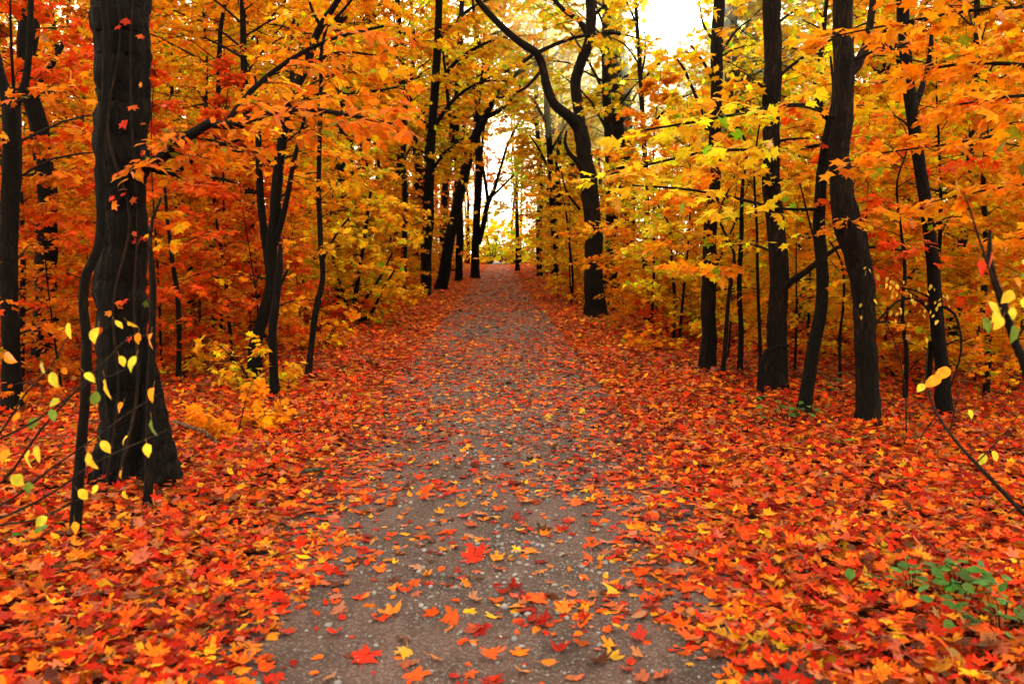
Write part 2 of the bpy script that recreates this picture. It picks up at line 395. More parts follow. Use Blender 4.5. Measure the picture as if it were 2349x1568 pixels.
# ------------------------------------------------------------------ object helpers
def thing(name, label, cat, loc=(0, 0, 0), rz=0, sc=1.0, group=None):
    o = bpy.data.objects.new(name, None); C.objects.link(o)
    o.location = loc; o.rotation_euler = (0, 0, rz); o.scale = (sc,) * 3; o.empty_display_size = .2
    o['label'] = label; o['category'] = cat
    if group: o['group'] = group
    return o
def part(name, me, parent=None, color=None):
    o = bpy.data.objects.new(name, me); C.objects.link(o); o.parent = parent
    if color is not None: o.color = (*color, 1)
    return o
def tag(o, label, cat, group=None, kind=None):
    o['label'] = label; o['category'] = cat
    if group: o['group'] = group
    if kind: o['kind'] = kind

YEL = (.98, .66, .016); YOR = (.98, .50, .010); ORA = (.96, .335, .006); RED = (.84, .10, .005); YGR = (.82, .70, .03)
OLI = (.66, .46, .02); GRN = (.055, .13, .022); DOR = (.80, .21, .008); CRI = (.50, .025, .008)

# ------------------------------------------------------------------ ground and path
def sheet(xs, ys, zf):
    X, Y = np.meshgrid(xs, ys); V = np.stack([X, Y, zf(X, Y)], -1).reshape(-1, 3)
    a, b = len(ys), len(xs)
    i = np.arange(a - 1)[:, None] * b + np.arange(b - 1)[None]
    q = np.stack([i, i + 1, i + b + 1, i + b], -1).reshape(-1, 4)
    return V, np.concatenate([q[:, [0, 1, 2]], q[:, [0, 2, 3]]])
xs = np.unique(np.round(np.concatenate([-np.geomspace(14, 320, 26), np.arange(-14, 14.01, .2), np.geomspace(14, 320, 26)]), 3))
ys = np.unique(np.round(np.concatenate([-np.geomspace(4, 120, 14), np.arange(-4, 45, .3), np.geomspace(45, 460, 50)]), 3))
g = Geo(); V, T = sheet(xs, ys, lambda x, y: ground_h(x, y) - .035 * (1 - smooth(1.0, 1.35, np.abs(x - path_c(y)))))
g.add(V, T); o = part('ground', g.mesh('ground', [M_GROUND])); tag(o, 'forest floor covered with red and orange fallen leaves', 'ground', kind='structure')
g = Geo(); ysp = np.unique(np.concatenate([np.arange(-6, 20, .15), np.arange(20, 130, .6)])); off = np.linspace(-1.4, 1.4, 40)
V, T = sheet(off, ysp, lambda x, y: 0 * x)
V[:, 0] += path_c(V[:, 1]); V[:, 2] = ground_h(V[:, 0], V[:, 1]) + .004
V[:, 2] -= .06 * smooth(1.1, 1.4, np.abs(V[:, 0] - path_c(V[:, 1])))
g.add(V, T); o = part('path', g.mesh('path', [M_PATH])); tag(o, 'straight gravel and dirt path leading into the wood', 'path', kind='structure')

# ------------------------------------------------------------------ leaf litter
PAL = np.array([(.40, .018, .004), (.72, .040, .005), (.84, .115, .006), (.92, .25, .008), (.95, .55, .02), (.52, .235, .105), (.13, .05, .022), (.58, .20, .11), (.82, .36, .02)])
PW = np.array([.13, .16, .22, .18, .095, .075, .08, .07, .05]); PW = PW / PW.sum()
gl_near = Geo()
bands = [(1.5, 4.2, 3.9, 1300, 1.0, 1), (4.2, 8, 7.0, 760, 1.0, 0), (8, 14, 11.5, 310, 1.2, 0), (14, 24, 18, 80, 1.55, 0), (24, 42, 28, 20, 1.8, 0), (20, 42, 3.4, 60, 1.5, 0), (42, 95, 8, 14, 2.0, 0), (42, 95, 4.4, 40, 1.8, 0)]
for y0, y1, hw, rho, sc, fine in bands:
    n = int((y1 - y0) * 2 * hw * rho)
    x = R.uniform(-hw, hw, n); y = R.uniform(y0, y1, n)
    ok = np.abs(x) < .72 * y + 1.0
    s = np.abs(x - path_c(y)) + .22 * vnoise(x, y, 1.6, 1.) + .12 * vnoise(x, y, 5., 3.)
    base = .10 + .70 * smooth(2.6, 11, y) + .2 * smooth(11, 26, y)
    patch = smooth(.0, .7, vnoise(x, y, 2.3, 9.)) * .34 - .05
    sl = s + .10 * smooth(4, 2.6, y) * 0 - (.16 + .14 * (x < path_c(y))) * (1 - smooth(2.5, 4.4, y)) + .10 * smooth(7, 12, y); keep = (base + patch) + (1 - base - patch) * smooth(.50, .95, sl)
    ok &= R.uniform(0, 1, n) < keep
    x, y, s = x[ok], y[ok], s[ok]; n = len(x)
    heap = smooth(.8, 1.5, s)
    z = ground_h(x, y) + .008 + R.uniform(0, 1, n) * .065 * heap
    P = np.stack([x, y, z], 1)
    a = R.uniform(0, 2 * PI, n); tl = .13 + .22 * heap
    D = np.stack([np.cos(a), np.sin(a), R.normal(0, 1, n) * tl * .8], 1)
    U = np.stack([R.normal(0, 1, n) * tl, R.normal(0, 1, n) * tl, np.ones(n)], 1)
    k = R.choice(len(PAL), n, p=PW)
    bright = smooth(10, 30, y)                  # more fresh orange leaves under the denser wood
    sw = R.uniform(0, 1, n) < bright * .45; k = np.where(sw, R.choice([2, 3, 8], n), k)
    # drifts of browner and of redder leaves
    pb = vnoise(x, y, .8, 4.); k = np.where((pb > .35) & (R.uniform(0, 1, n) < .4), R.choice([5, 6, 7, 0], n), k)
    col = PAL[k] * [.80, .54, .45] * R.uniform(.5, 1.12, (n, 1)) * np.exp(R.normal(0, .16, (n, 3)))
    S = .0225 * (1 + 2.2 * R.beta(2.2, 2.2, n)) * sc * 1.12
    kind = R.uniform(0, 1, n) < .60
    cu = (-.8, .6)
    put_leaves(gl_near, MAPLE_FINE if fine else MAPLE, P[kind], D[kind], U[kind], S[kind], col[kind], 0, cu, (-.25, .4))
    kind = ~kind
    put_leaves(gl_near, OVAL_FINE if fine else OVAL, P[kind], D[kind], U[kind], S[kind] * .95, col[kind], 0, cu, (-.2, .5))
o = part('leaf_litter', gl_near.mesh('leaf_litter', [M_LITTER])); tag(o, 'thick carpet of red, orange and brown fallen leaves over the ground', 'leaf litter', kind='stuff')

# ------------------------------------------------------------------ gravel on the path
ico = np.array([(0, 0, 1)] + [(.89 * math.cos(a), .89 * math.sin(a), .45) for a in np.arange(5) * 2 * PI / 5] +
               [(.89 * math.cos(a), .89 * math.sin(a), -.45) for a in (np.arange(5) + .5) * 2 * PI / 5] + [(0, 0, -1)])
icoT = [(0, 1 + i, 1 + (i + 1) % 5) for i in range(5)] + [(1 + i, 6 + i, 1 + (i + 1) % 5) for i in range(5)] + \
       [(1 + (i + 1) % 5, 6 + i, 6 + (i + 1) % 5) for i in range(5)] + [(11, 6 + (i + 1) % 5, 6 + i) for i in range(5)]
icoT = np.array(icoT)
g = Geo(); n = 16000
y = 1.6 + R.uniform(0, 1, n) ** 1.4 * 8.5; x = path_c(y) + R.normal(0, .5, n)
ok = R.uniform(0, 1, n) < .25 + .75 * smooth(-.1, .5, vnoise(x, y, 2.2, 6.)); x, y = x[ok], y[ok]; n = len(x)
s = np.minimum(.0022 * np.exp(np.abs(R.normal(0, .8, n))), .015); 
V = ico[None] * (1 + R.normal(0, .16, (n, 12, 1))) * (s[:, None] * R.uniform(.75, 1.35, (n, 3)))[:, None] * [1, 1, .7]
V = V + np.stack([x, y, ground_h(x, y) + .004 + s * .25], 1)[:, None]
c = R.uniform(.05, .19, (n, 1)) * np.array([[1., .95, .95]]) * np.exp(R.normal(0, .06, (n, 3)))
w = R.uniform(0, 1, n) < .02; c[w] = R.uniform(.30, .42, (w.sum(), 1)) * [[.97, 1, 1.05]]
g.add(V.reshape(-1, 3), (icoT[None] + (np.arange(n) * 12)[:, None, None]).reshape(-1, 3), 0, np.repeat(c, 20, 0), True)
o = part('gravel', g.mesh('gravel', [M_STONE])); tag(o, 'small grey pebbles scattered over the bare part of the path', 'gravel', kind='stuff')

# ------------------------------------------------------------------ hero trees, surveyed from the photo
def carve_cone(M=None, hard=1.5, soft=4.8, amt=.8, seed=3):
    rr = np.random.default_rng(seed)
    def f(V, T):
        Vw = V if M is None else V @ M[:3, :3].T + M[:3, 3]
        a = sun_angle(Vw)[T].min(1)
        # decide per leaf-sized cell so whole leaves go, not slivers of them
        c = Vw[T[:, 0]]; h = np.modf(np.abs(np.sin((np.floor(c * 6) @ [12.9898, 78.233, 37.719])) * 43758.5))[0]
        return (a > hard) & (h > amt * (1 - smooth(hard, soft, a)))
    return f
def near_sun(lo, hi):
    """does a box of world space come near the line from the path up to the sun"""
    for t in np.linspace(4, 75, 120):
        p = CAM + SUN * t; m = 1.0 + .11 * t
        if (p > lo - m).all() and (p < hi + m).all(): return True
    return False

HERO = []          # (u, depth, short name) for the labels of what stands behind
class Hero:
    def __init__(s, name, label, cat, short, base, stem, color, bark=None, nseg=14, ridges=0, flare=None, group=None, top=None, size=.1, seed=0, step=.1, rough=.05, d=None, tmpl=None):
        s.rng = np.random.default_rng(100 + seed); u, v = base
        s.d = d or gd(u, v); s.B = W(u, v, s.d); gz = ground_h(s.B[0], s.B[1]); s.B[2] = gz
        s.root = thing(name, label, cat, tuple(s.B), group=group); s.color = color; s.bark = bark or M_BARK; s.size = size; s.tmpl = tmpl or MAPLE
        pts = [s.B + [0, 0, -.12]]; rad = [stem[0][2] / 2 / F * s.d]
        for q in stem:
            p = W(q[0], q[1], s.d + (q[3] if len(q) > 3 else 0))
            if p[2] < gz + .03: continue
            pts.append(p); rad.append(q[2] / 2 / F * s.d)
        if top:                                     # goes on above the frame
            last = np.array(pts[-1]); dv = nrm(last - pts[-2]); dv = nrm(dv * [.6, .3, 1] + [0, 0, .6])
            for f_, rf in ((.35, .8), (.7, .5), (1., .15)):
                pts.append(last + dv * top * f_ + s.rng.normal(0, .12, 3) * [1, 1, 0]); rad.append(rad[len(stem) if False else -1] * rf if f_ < .5 else rad[-1] * .55)
        s.pts = np.array(pts) - s.B
        gT = Geo(); tube(gT, s.pts, rad, nseg, step=step, rough=rough * 1.5, ridges=ridges, flare=flare or (.40, .10 + rad[0] * .5, 3 + seed % 3, seed * 1.3), rng=s.rng, knots=True)
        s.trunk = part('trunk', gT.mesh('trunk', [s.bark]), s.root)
        s.gC = Geo(); s.L = Leaves(); s.rad = rad
        if short: HERO.append((u, s.d, short))
    def branch(s, P, leafy=None, w=None, name='branch', nseg=7, bark=None):
        """P: (u, v, width, depth offset); leafy: (twigs, twig length, leaves per twig, leaf size)"""
        pts = np.array([W(p[0], p[1], s.d + (p[3] if len(p) > 3 else 0)) for p in P]) - s.B
        rad = np.array([p[2] / 2 / F * s.d for p in P])
        g = Geo(); tube(g, pts, rad, nseg, step=.1, rough=.06, rng=s.rng)
        part(name, g.mesh(name, [bark or s.bark]), s.root)
        if leafy:
            rp, _ = resample(pts, rad, .25)
            sprays(s.gC, s.L, rp, max(rad.mean(), .006) * .9, leafy[0], leafy[1], leafy[2], leafy[3], s.rng, t0=leafy[4] if len(leafy) > 4 else .15, droop=.3)
    def topcrown(s, nb, blen, t0, subn=5, sublen=.55, leafn=9, size=None, el=.5, t1=1.0, az=None):
        for i in range(nb):
            t = t0 + (t1 - t0) * (i + s.rng.uniform(0, .9)) / nb
            p = at_t(s.pts, t); a = i * 2.4 + s.rng.normal(0, .4) if az is None else s.rng.uniform(*az)
            q = limb(p, a, el + s.rng.normal(0, .15), blen * s.rng.uniform(.6, 1.15), s.rng, 5, .6)
            rb = max(.006, s.rad[0] * .16)
            tube(s.gC, q, rb * np.linspace(1, .25, 6), 5, mat=1, rng=s.rng)
            sprays(s.gC, s.L, q, rb, subn, sublen, leafn, size or s.size, s.rng)
    def done(s, v=(.7, 1.2), hue=.4):
        if s.L.P:
            P, D, U, S = s.L.cat()
            keep = (P[:, 2] + s.B[2] > .15) & (np.linalg.norm(P + s.B - CAM, axis=1) > 1.9)
            a = sun_angle(P + s.B); keep &= s.rng.uniform(0, 1, len(P)) > np.where(a < 1.5, 1, .45 * (1 - smooth(1.5, 2.6, a)))
            P, D, U, S = P[keep], D[keep], U[keep], S[keep]
            put_leaves(s.gC, s.tmpl, P, D, U, S, tint(len(P), s.rng, v, hue), 0, rng=s.rng)
        if s.gC.n:
            M = np.eye(4); M[:3, 3] = s.B
            part('crown', s.gC.mesh('crown', [M_LEAF, M_TWIG], carve_cone(M, soft=1.95)), s.root, s.color)

# --- left side
h = Hero('forest_tree', 'thick black trunk with a flared foot and red creeper leaves on it', 'tree', 'the thick black trunk', (298, 1112),
         [(296, 1112, 128), (292, 980, 118), (286, 850, 110), (284, 700, 106), (284, 560, 105), (285, 400, 104), (287, 200, 108), (283, 60, 112), (276, -60, 112)],
         DOR, nseg=36, ridges=11, flare=(.32, .26, 4, .2), top=4.5, seed=1, step=.035, rough=.03)
g = Geo(); pb = np.array([W(336, 770, h.d - .0), W(344, 860, h.d - .02), W(356, 960, h.d - .05), W(366, 1040, h.d - .08), W(372, 1100, h.d - .1)]) - h.B
tube(g, pb, [.02, .055, .085, .105, .13], 26, step=.03, rough=.16, ridges=9, rng=h.rng); part('root_buttress', g.mesh('root_buttress', [M_BARK]), h.root)
h.branch([(300, 400, 38), (340, 376, 30, -.1), (366, 368, 25, -.18), (398, 332, 24, -.25), (446, 304, 21, -.35), (480, 282, 19, -.38), (520, 290, 16, -.4), (560, 288, 13, -.4)], (16, .34, 9, .085), nseg=12)
h.branch([(545, 286, 12, -.4), (610, 262, 14, -.5), (690, 250, 11, -.6), (790, 262, 9, -.7), (900, 285, 6, -.8)], (15, .42, 11, .10))
h.branch([(515, 288, 12, -.4), (575, 210, 12, -.3), (660, 140, 10, -.2), (760, 90, 8, -.2), (880, 60, 6, -.2)], (15, .45, 11, .10))
h.branch([(330, 380, 14, 0), (400, 400, 10, -.1), (470, 345, 8, -.2), (560, 318, 6, -.3)], (7, .3, 7, .09))
h.tmpl = OVAL; h.topcrown(9, 1.6, .78, 5, .5, 9, .1); h.done(hue=.3); L1 = h

h = Hero('young_tree', 'thin crooked dark stem leaning close against the left side of the thick black trunk', 'young tree', None, (162, 1238),
         [(165, 1238, 26), (180, 1080, 24), (196, 940, 21), (199, 800, 21), (192, 690, 20), (200, 625, 20), (224, 575, 20), (233, 500, 19), (232, 420, 18), (229, 340, 17), (240, 230, 16), (243, 60, 15), (238, -60, 14)],
         ORA, nseg=10, top=1.6, seed=2, step=.06)
h.topcrown(5, .7, .8, 4, .3, 6, .08); h.done()
h = Hero('young_tree', 'slim brown stem standing in front of the right half of the thick black trunk', 'young tree', None, (336, 1165),
         [(336, 1165, 20), (342, 1050, 19), (344, 900, 17), (350, 760, 15), (350, 640, 14), (343, 560, 11)], ORA, bark=M_BARKB, nseg=9, seed=3, step=.06)
h.branch([(343, 560, 10), (350, 500, 7, .05), (370, 455, 5, .1)], (5, .25, 6, .07)); h.done()
h = Hero('forest_tree', 'straight dark trunk at the left edge, forked high up', 'tree', 'the straight trunk at the left edge', (28, 962),
         [(27, 962, 46), (24, 800, 40), (18, 650, 38), (22, 450, 38), (24, 320, 38), (24, 240, 38)], DOR, nseg=14, seed=4, ridges=7)
h.branch([(24, 250, 30), (8, 200, 26), (-12, 120, 22), (-30, -40, 18), (-40, -500, 8)], None, nseg=10)
h.branch([(26, 250, 22), (50, 215, 18), (62, 160, 15), (70, 40, 12), (75, -400, 6)], None, nseg=10)
h.topcrown(8, .55, .08, 4, .3, 7, .075, t1=.55); h.topcrown(6, 1.2, .75, 5, .5, 9, .1); h.done()
h = Hero('forest_tree', 'dark trunk bending left near the top, second from the left edge', 'tree', 'the left bending trunk', (104, 832),
         [(104, 832, 50), (105, 700, 44), (106, 560, 44), (110, 460, 44), (100, 350, 40), (84, 270, 38), (66, 190, 38), (62, 100, 40), (72, 0, 42), (84, -80, 40)],
         ORA, nseg=14, ridges=7, top=5, seed=5)
h.branch([(72, 235, 22), (100, 180, 16, .2), (130, 130, 12, .3), (150, 90, 9, .4)], (8, .5, 9, .1))
h.topcrown(8, .55, .08, 4, .3, 7, .075, t1=.55); h.topcrown(10, 1.5, .6, 6, .6, 10, .11); h.done()
h = Hero('young_tree', 'dark curving double stemmed tree with its taller stem reaching over the path', 'tree', 'the dark curving double stem', (578, 880),
         [(578, 880, 34), (585, 800, 30), (606, 715, 28), (622, 650, 26), (622, 580, 26), (630, 480, 25), (640, 380, 23), (652, 290, 21), (672, 220, 19), (702, 150, 18), (730, 70, 16), (768, 10, 13), (800, -60, 12)],
         ORA, nseg=12, top=2.5, seed=6, step=.07)
h.branch([(622, 640, 20), (610, 560, 18, .1), (598, 460, 17, .15), (594, 370, 15, .15), (592, 285, 12, .15), (585, 180, 8, .2)], (8, .45, 9, .1, .6))
h.branch([(632, 560, 14), (655, 470, 12, -.1), (672, 380, 10, -.15), (690, 305, 8, -.15), (705, 240, 6, -.2)], (7, .45, 9, .1, .4))
h.branch([(735, 60, 9), (715, 20, 7), (700, -30, 6)], (3, .4, 7, .1))
h.branch([(675, 215, 10), (760, 215, 7, -.2), (850, 210, 6, -.3), (940, 195, 4, -.4)], (10, .5, 11, .1))
h.branch([(640, 380, 8), (560, 350, 6, .3), (470, 340, 4, .5)], (7, .5, 10, .1))
h.branch([(702, 150, 8), (780, 120, 6, .3), (880, 130, 4, .5)], (8, .55, 11, .1))
h.topcrown(8, .55, .08, 4, .3, 7, .075, t1=.55); h.topcrown(10, 1.1, .45, 6, .5, 10, .1); h.done()
h = Hero('dead_stem', 'short straight dark stem beside the foot of the curving double stem', 'dead tree', None, (630, 916),
         [(630, 916, 24), (628, 840, 21), (624, 760, 20), (632, 690, 20), (640, 610, 17), (643, 560, 8)], ORA, nseg=10, seed=7)
h.branch([(632, 690, 8), (650, 640, 6, .1), (668, 600, 4, .1)], (3, .3, 6, .08)); h.done()
h = Hero('young_tree', 'thin upright sapling with a kink low down, left of the path', 'young tree', 'the kinked thin sapling', (702, 872),
         [(702, 872, 15), (714, 790, 14), (724, 710, 14), (740, 640, 12), (736, 560, 12), (732, 440, 11), (733, 330, 10), (736, 200, 9), (744, 80, 7)],
         YOR, nseg=8, top=1.5, seed=8, bark=M_BARKB)
h.branch([(738, 600, 7), (770, 540, 5, -.2), (800, 500, 4, -.3)], (6, .45, 9, .1)); h.topcrown(15, 1.1, .35, 6, .5, 11, .1); h.done()
h = Hero('young_tree', 'straight pole-like dark sapling right of the thick black trunk', 'young tree', 'the pole-like sapling', (494, 772),
         [(494, 772, 18), (496, 650, 17), (494, 520, 15), (496, 400, 14), (500, 250, 12), (505, 80, 10)], ORA, nseg=8, top=3, seed=9)
h.topcrown(18, 1.6, .25, 6, .6, 11, .105); h.done()
h = Hero('young_tree', 'very thin dark sapling curving between the thick trunk and the double stem', 'young tree', None, (536, 852),
         [(536, 852, 9), (526, 740, 8), (517, 640, 8), (505, 560, 7), (495, 500, 6)], ORA, nseg=6, seed=10)
h.topcrown(7, .6, .4, 4, .35, 8, .09); h.done()
h = Hero('young_tree', 'wavy thin dark sapling just right of the thick black trunk', 'young tree', None, (406, 885),
         [(404, 885, 12), (412, 790, 11), (408, 690, 11), (396, 600, 10), (386, 520, 8), (378, 430, 7)], RED, nseg=7, seed=11)
h.topcrown(9, .7, .3, 5, .4, 8, .09); h.done()
h = Hero('shrub', 'many stemmed orange shrub at the left edge of the path', 'shrub', 'the many stemmed shrub', (808, 748),
         [(808, 748, 11), (814, 690, 10), (826, 610, 9), (838, 530, 8), (850, 440, 6)], YOR, nseg=7, seed=12)
h.branch([(808, 745, 9), (835, 690, 8, .1), (870, 640, 6, .2), (900, 580, 4, .3)], (9, .7, 14, .12))
h.branch([(812, 742, 9), (850, 720, 8, -.2), (880, 660, 6, -.3), (905, 620, 4, -.4)], (9, .7, 14, .12))
h.branch([(805, 742, 9), (790, 680, 7, -.2), (770, 620, 6, -.3), (760, 560, 4, -.3)], (9, .7, 14, .12))
h.topcrown(16, 1.3, .3, 6, .7, 13, .12); h.done()

# --- far trees either side of the path's end
def fork(h, P, leafy=None, nseg=9): h.branch(P, leafy, nseg=nseg)
h = Hero('forest_tree', 'dark tree leaning right toward the path, its crown forked above the path', 'tree', 'the leaning tree by the path end', (1012, 655),
         [(1012, 655, 28), (1030, 560, 25), (1042, 500, 24), (1060, 425, 23), (1078, 350, 22), (1096, 300, 20), (1112, 270, 18)], OLI, nseg=12, seed=13, d=31, step=.3)
fork(h, [(1108, 275, 18), (1130, 235, 15), (1162, 190, 13), (1190, 165, 10), (1230, 140, 6)], (10, 1.3, 14, .16))
fork(h, [(1100, 290, 14), (1096, 230, 12), (1110, 150, 10), (1090, 60, 8), (1080, -60, 5)], (12, 1.5, 16, .16))
fork(h, [(1112, 270, 12), (1150, 250, 9), (1185, 210, 7), (1200, 175, 5)], (6, 1.1, 12, .16))
fork(h, [(1068, 380, 12), (1045, 330, 10), (1030, 250, 8), (1020, 150, 6), (1000, 40, 4)], (12, 1.5, 16, .16))
h.done()
h = Hero('forest_tree', 'tall dark tree with a slim fork bending over the sky gap at the path end', 'tree', 'the tree by the sky gap', (1090, 628),
         [(1090, 628, 20), (1091, 560, 18), (1094, 480, 17), (1098, 400, 16), (1096, 320, 14), (1090, 230, 12)], OLI, nseg=12, seed=14, d=45, step=.4)
fork(h, [(1098, 560, 12), (1110, 510, 12), (1118, 470, 11), (1135, 430, 9), (1150, 380, 7), (1165, 330, 5), (1185, 290, 3)], (5, .9, 7, .16, .5))
fork(h, [(1120, 465, 8), (1112, 410, 7), (1105, 360, 6), (1110, 290, 4)], (4, .9, 8, .16, .5))
fork(h, [(1124, 455, 6), (1150, 430, 5), (1175, 405, 4), (1195, 385, 2)], (4, .8, 7, .16, .5))
fork(h, [(1092, 250, 9), (1110, 180, 7), (1140, 110, 5), (1160, 20, 3)], (9, 1.7, 14, .18)); 
fork(h, [(1092, 250, 9), (1070, 180, 7), (1060, 90, 5)], (8, 1.7, 14, .18)); h.done()
h = Hero('forest_tree', 'thin dark tree standing right of the path at its far end', 'tree', 'the thin tree at the path end', (1187, 612),
         [(1187, 612, 11), (1188, 560, 9), (1186, 500, 8), (1184, 430, 6), (1186, 370, 4)], DOR, nseg=9, seed=15, d=62, step=.5)
h.topcrown(16, 3.4, .45, 8, 1.5, 12, .24, el=.3); h.done()

for k, (lab, short, b, d, stem, brs, c) in enumerate([
    ('tall tree deep on the left whose boughs arch over the path', 'the arching tree', (975, 668), 27,
     [(975, 668, 26), (978, 560, 24), (984, 440, 23), (990, 320, 21), (998, 200, 19), (1006, 60, 16), (1010, -60, 14)],
     [[(990, 300, 10), (1040, 230, 8), (1100, 190, 5), (1160, 185, 3)], [(996, 200, 10), (1060, 130, 8), (1140, 90, 6), (1220, 80, 3)], [(1004, 90, 10), (1080, 20, 7), (1170, -20, 4)], [(985, 400, 8), (1020, 350, 6), (1050, 330, 3)], [(990, 300, 8), (930, 220, 6), (880, 160, 3)]], YOR),
    ('tall olive leaved tree farther back on the left, branches meeting over the path', 'the olive tree', (1052, 640), 40,
     [(1052, 640, 18), (1054, 540, 17), (1050, 420, 16), (1046, 300, 15), (1050, 180, 13), (1058, 40, 11), (1064, -80, 9)],
     [[(1048, 260, 8), (1090, 200, 6), (1140, 170, 4), (1190, 165, 2)], [(1052, 150, 8), (1110, 90, 6), (1180, 60, 3)], [(1058, 50, 8), (1130, 0, 5), (1210, -20, 3)], [(1048, 350, 6), (1020, 290, 4), (1000, 250, 2)]], OLI),
    ('tall amber tree behind the large forked tree, leaning in over the path', 'the amber tree', (1275, 650), 34,
     [(1275, 650, 17), (1272, 540, 16), (1266, 420, 15), (1258, 300, 14), (1252, 180, 13), (1250, 40, 11), (1246, -80, 9)],
     [[(1264, 400, 7), (1235, 340, 5), (1215, 310, 3)], [(1258, 290, 8), (1215, 220, 6), (1160, 200, 3)], [(1252, 180, 8), (1200, 110, 6), (1140, 80, 3)], [(1250, 60, 8), (1190, 10, 5), (1120, -10, 3)], [(1262, 350, 7), (1310, 270, 5), (1360, 230, 3)], [(1252, 150, 7), (1310, 90, 5), (1380, 60, 3)]], YOR),
    ('slender yellow green tree far back right of the sky gap', 'the slender yellow green tree', (1238, 632), 48,
     [(1238, 632, 14), (1236, 540, 13), (1240, 430, 12), (1234, 310, 11), (1230, 190, 10), (1226, 60, 8), (1222, -60, 6)],
     [[(1238, 420, 5), (1218, 370, 4), (1205, 350, 2)], [(1234, 300, 6), (1205, 240, 4), (1175, 220, 2)], [(1230, 170, 6), (1190, 120, 4), (1150, 110, 2)], [(1236, 360, 5), (1270, 300, 4), (1300, 280, 2)], [(1228, 120, 5), (1270, 60, 4), (1310, 40, 2)]], YGR)]):
    h = Hero('tall_forest_tree', lab, 'tree', short, b, stem, c, nseg=10, seed=60 + k, d=d, step=.3)
    for q in brs: h.branch(q, (24, .046 * d, 20, .11 + .0024 * d, .03), nseg=6)
    h.done()

# --- right side
h = Hero('forest_tree', 'large forked tree with flaring roots at the right edge of the path', 'tree', 'the large forked tree', (1365, 727),
         [(1364, 727, 46), (1364, 690, 42), (1362, 600, 38), (1360, 520, 37), (1354, 440, 38), (1346, 385, 38), (1338, 335, 34), (1330, 292, 34)],
         YOR, bark=M_BARKB, nseg=22, ridges=9, flare=(.40, .28, 4, 1.), seed=20, step=.12)
h.branch([(1332, 298, 28), (1305, 268, 26, -.1), (1272, 240, 22, -.2), (1255, 200, 20, -.2), (1244, 150, 18, -.2), (1228, 120, 17, -.3), (1186, 92, 15, -.4), (1140, 50, 14, -.5), (1095, 0, 12, -.6), (1060, -60, 10, -.7)], None, nseg=12)
h.branch([(1331, 296, 28), (1326, 240, 25, .1), (1320, 190, 24, .1), (1332, 145, 23, .1), (1352, 95, 22, .1), (1356, 40, 22, .1), (1352, -40, 20, .1), (1356, -300, 10, .1)], None, nseg=12)
h.branch([(1344, 400, 14), (1325, 372, 12, -.2), (1305, 350, 10, -.3), (1296, 325, 8, -.3), (1300, 300, 5, -.3)], None)
h.branch([(1352, 92, 14), (1330, 50, 12), (1295, 25, 10), (1262, -10, 9)], (8, 1.0, 13, .13))
h.branch([(1232, 122, 9, -.3), (1280, 100, 8, -.3), (1340, 82, 7, -.4), (1420, 78, 5, -.5), (1500, 100, 3, -.5)], (8, .7, 8, .13))
h.branch([(1228, 122, 9, -.3), (1170, 160, 7, -.5), (1110, 160, 5, -.8)], (10, .7, 11, .13))
h.branch([(1244, 160, 8, -.2), (1200, 205, 6, -.3), (1130, 230, 4, -.6)], (6, .6, 8, .13))
h.branch([(1356, 40, 8, .1), (1400, 0, 7, .1), (1440, -60, 5, .1)], (6, .8, 10, .13))
h.branch([(1330, 480, 7, -.2), (1300, 440, 5, -.4), (1285, 380, 3, -.5)], (6, .7, 9, .12))
h.done()
h = Hero('broken_snag', 'short slanted broken stump leaning beside the large forked tree', 'dead tree', None, (1378, 700),
         [(1380, 700, 16), (1388, 660, 18), (1398, 625, 18), (1406, 600, 13)], DOR, bark=M_BARKB, nseg=10, seed=21); h.done()
h = Hero('forest_tree', 'tall straight grey trunk rising just behind the large forked tree', 'tree', 'the tall grey trunk', (1440, 690),
         [(1440, 690, 24), (1438, 560, 24), (1430, 420, 26), (1418, 280, 28), (1412, 150, 28), (1408, 40, 27), (1404, -60, 26)], YGR, bark=M_BARKB, nseg=14, top=5, seed=22, ridges=8, step=.15)
h.branch([(1413, 260, 12), (1395, 200, 9, .2), (1385, 120, 7, .3), (1390, 40, 5, .4)], (8, 1.0, 12, .14))
h.topcrown(7, 2.0, .55, 6, 1., 11, .14); h.done()
h = Hero('forest_tree', 'slim dark trunk with rough bark below the sun, third large trunk right of the path', 'tree', 'the slim trunk below the sun', (1622, 862),
         [(1622, 862, 38), (1626, 760, 33), (1626, 650, 31), (1630, 540, 29), (1636, 430, 28), (1640, 300, 27), (1645, 180, 26), (1648, 60, 26), (1652, -60, 25)],
         YEL, bark=M_BARKB, nseg=16, ridges=7, top=4.5, seed=23)
h.branch([(1632, 300, 10), (1600, 230, 8, .1), (1570, 160, 6, .2), (1545, 125, 4, .3)], None)
h.branch([(1644, 200, 8), (1612, 140, 6, .1), (1585, 105, 4, .2)], (8, .4, 10, .085))
h.branch([(1648, 110, 7), (1615, 60, 5, .1), (1606, 20, 4, .15), (1600, -30, 2, .2)], (9, .35, 10, .085))
h.branch([(1648, 130, 7), (1690, 70, 5, .2), (1730, 40, 3, .3)], (8, .45, 10, .085))
h.branch([(1628, 640, 7), (1665, 560, 5, .2), (1690, 500, 4, .3)], (7, .5, 10, .1))
h.topcrown(8, .55, .08, 4, .3, 7, .075, t1=.55); h.topcrown(8, 1.1, .5, 5, .5, 10, .1); h.done()
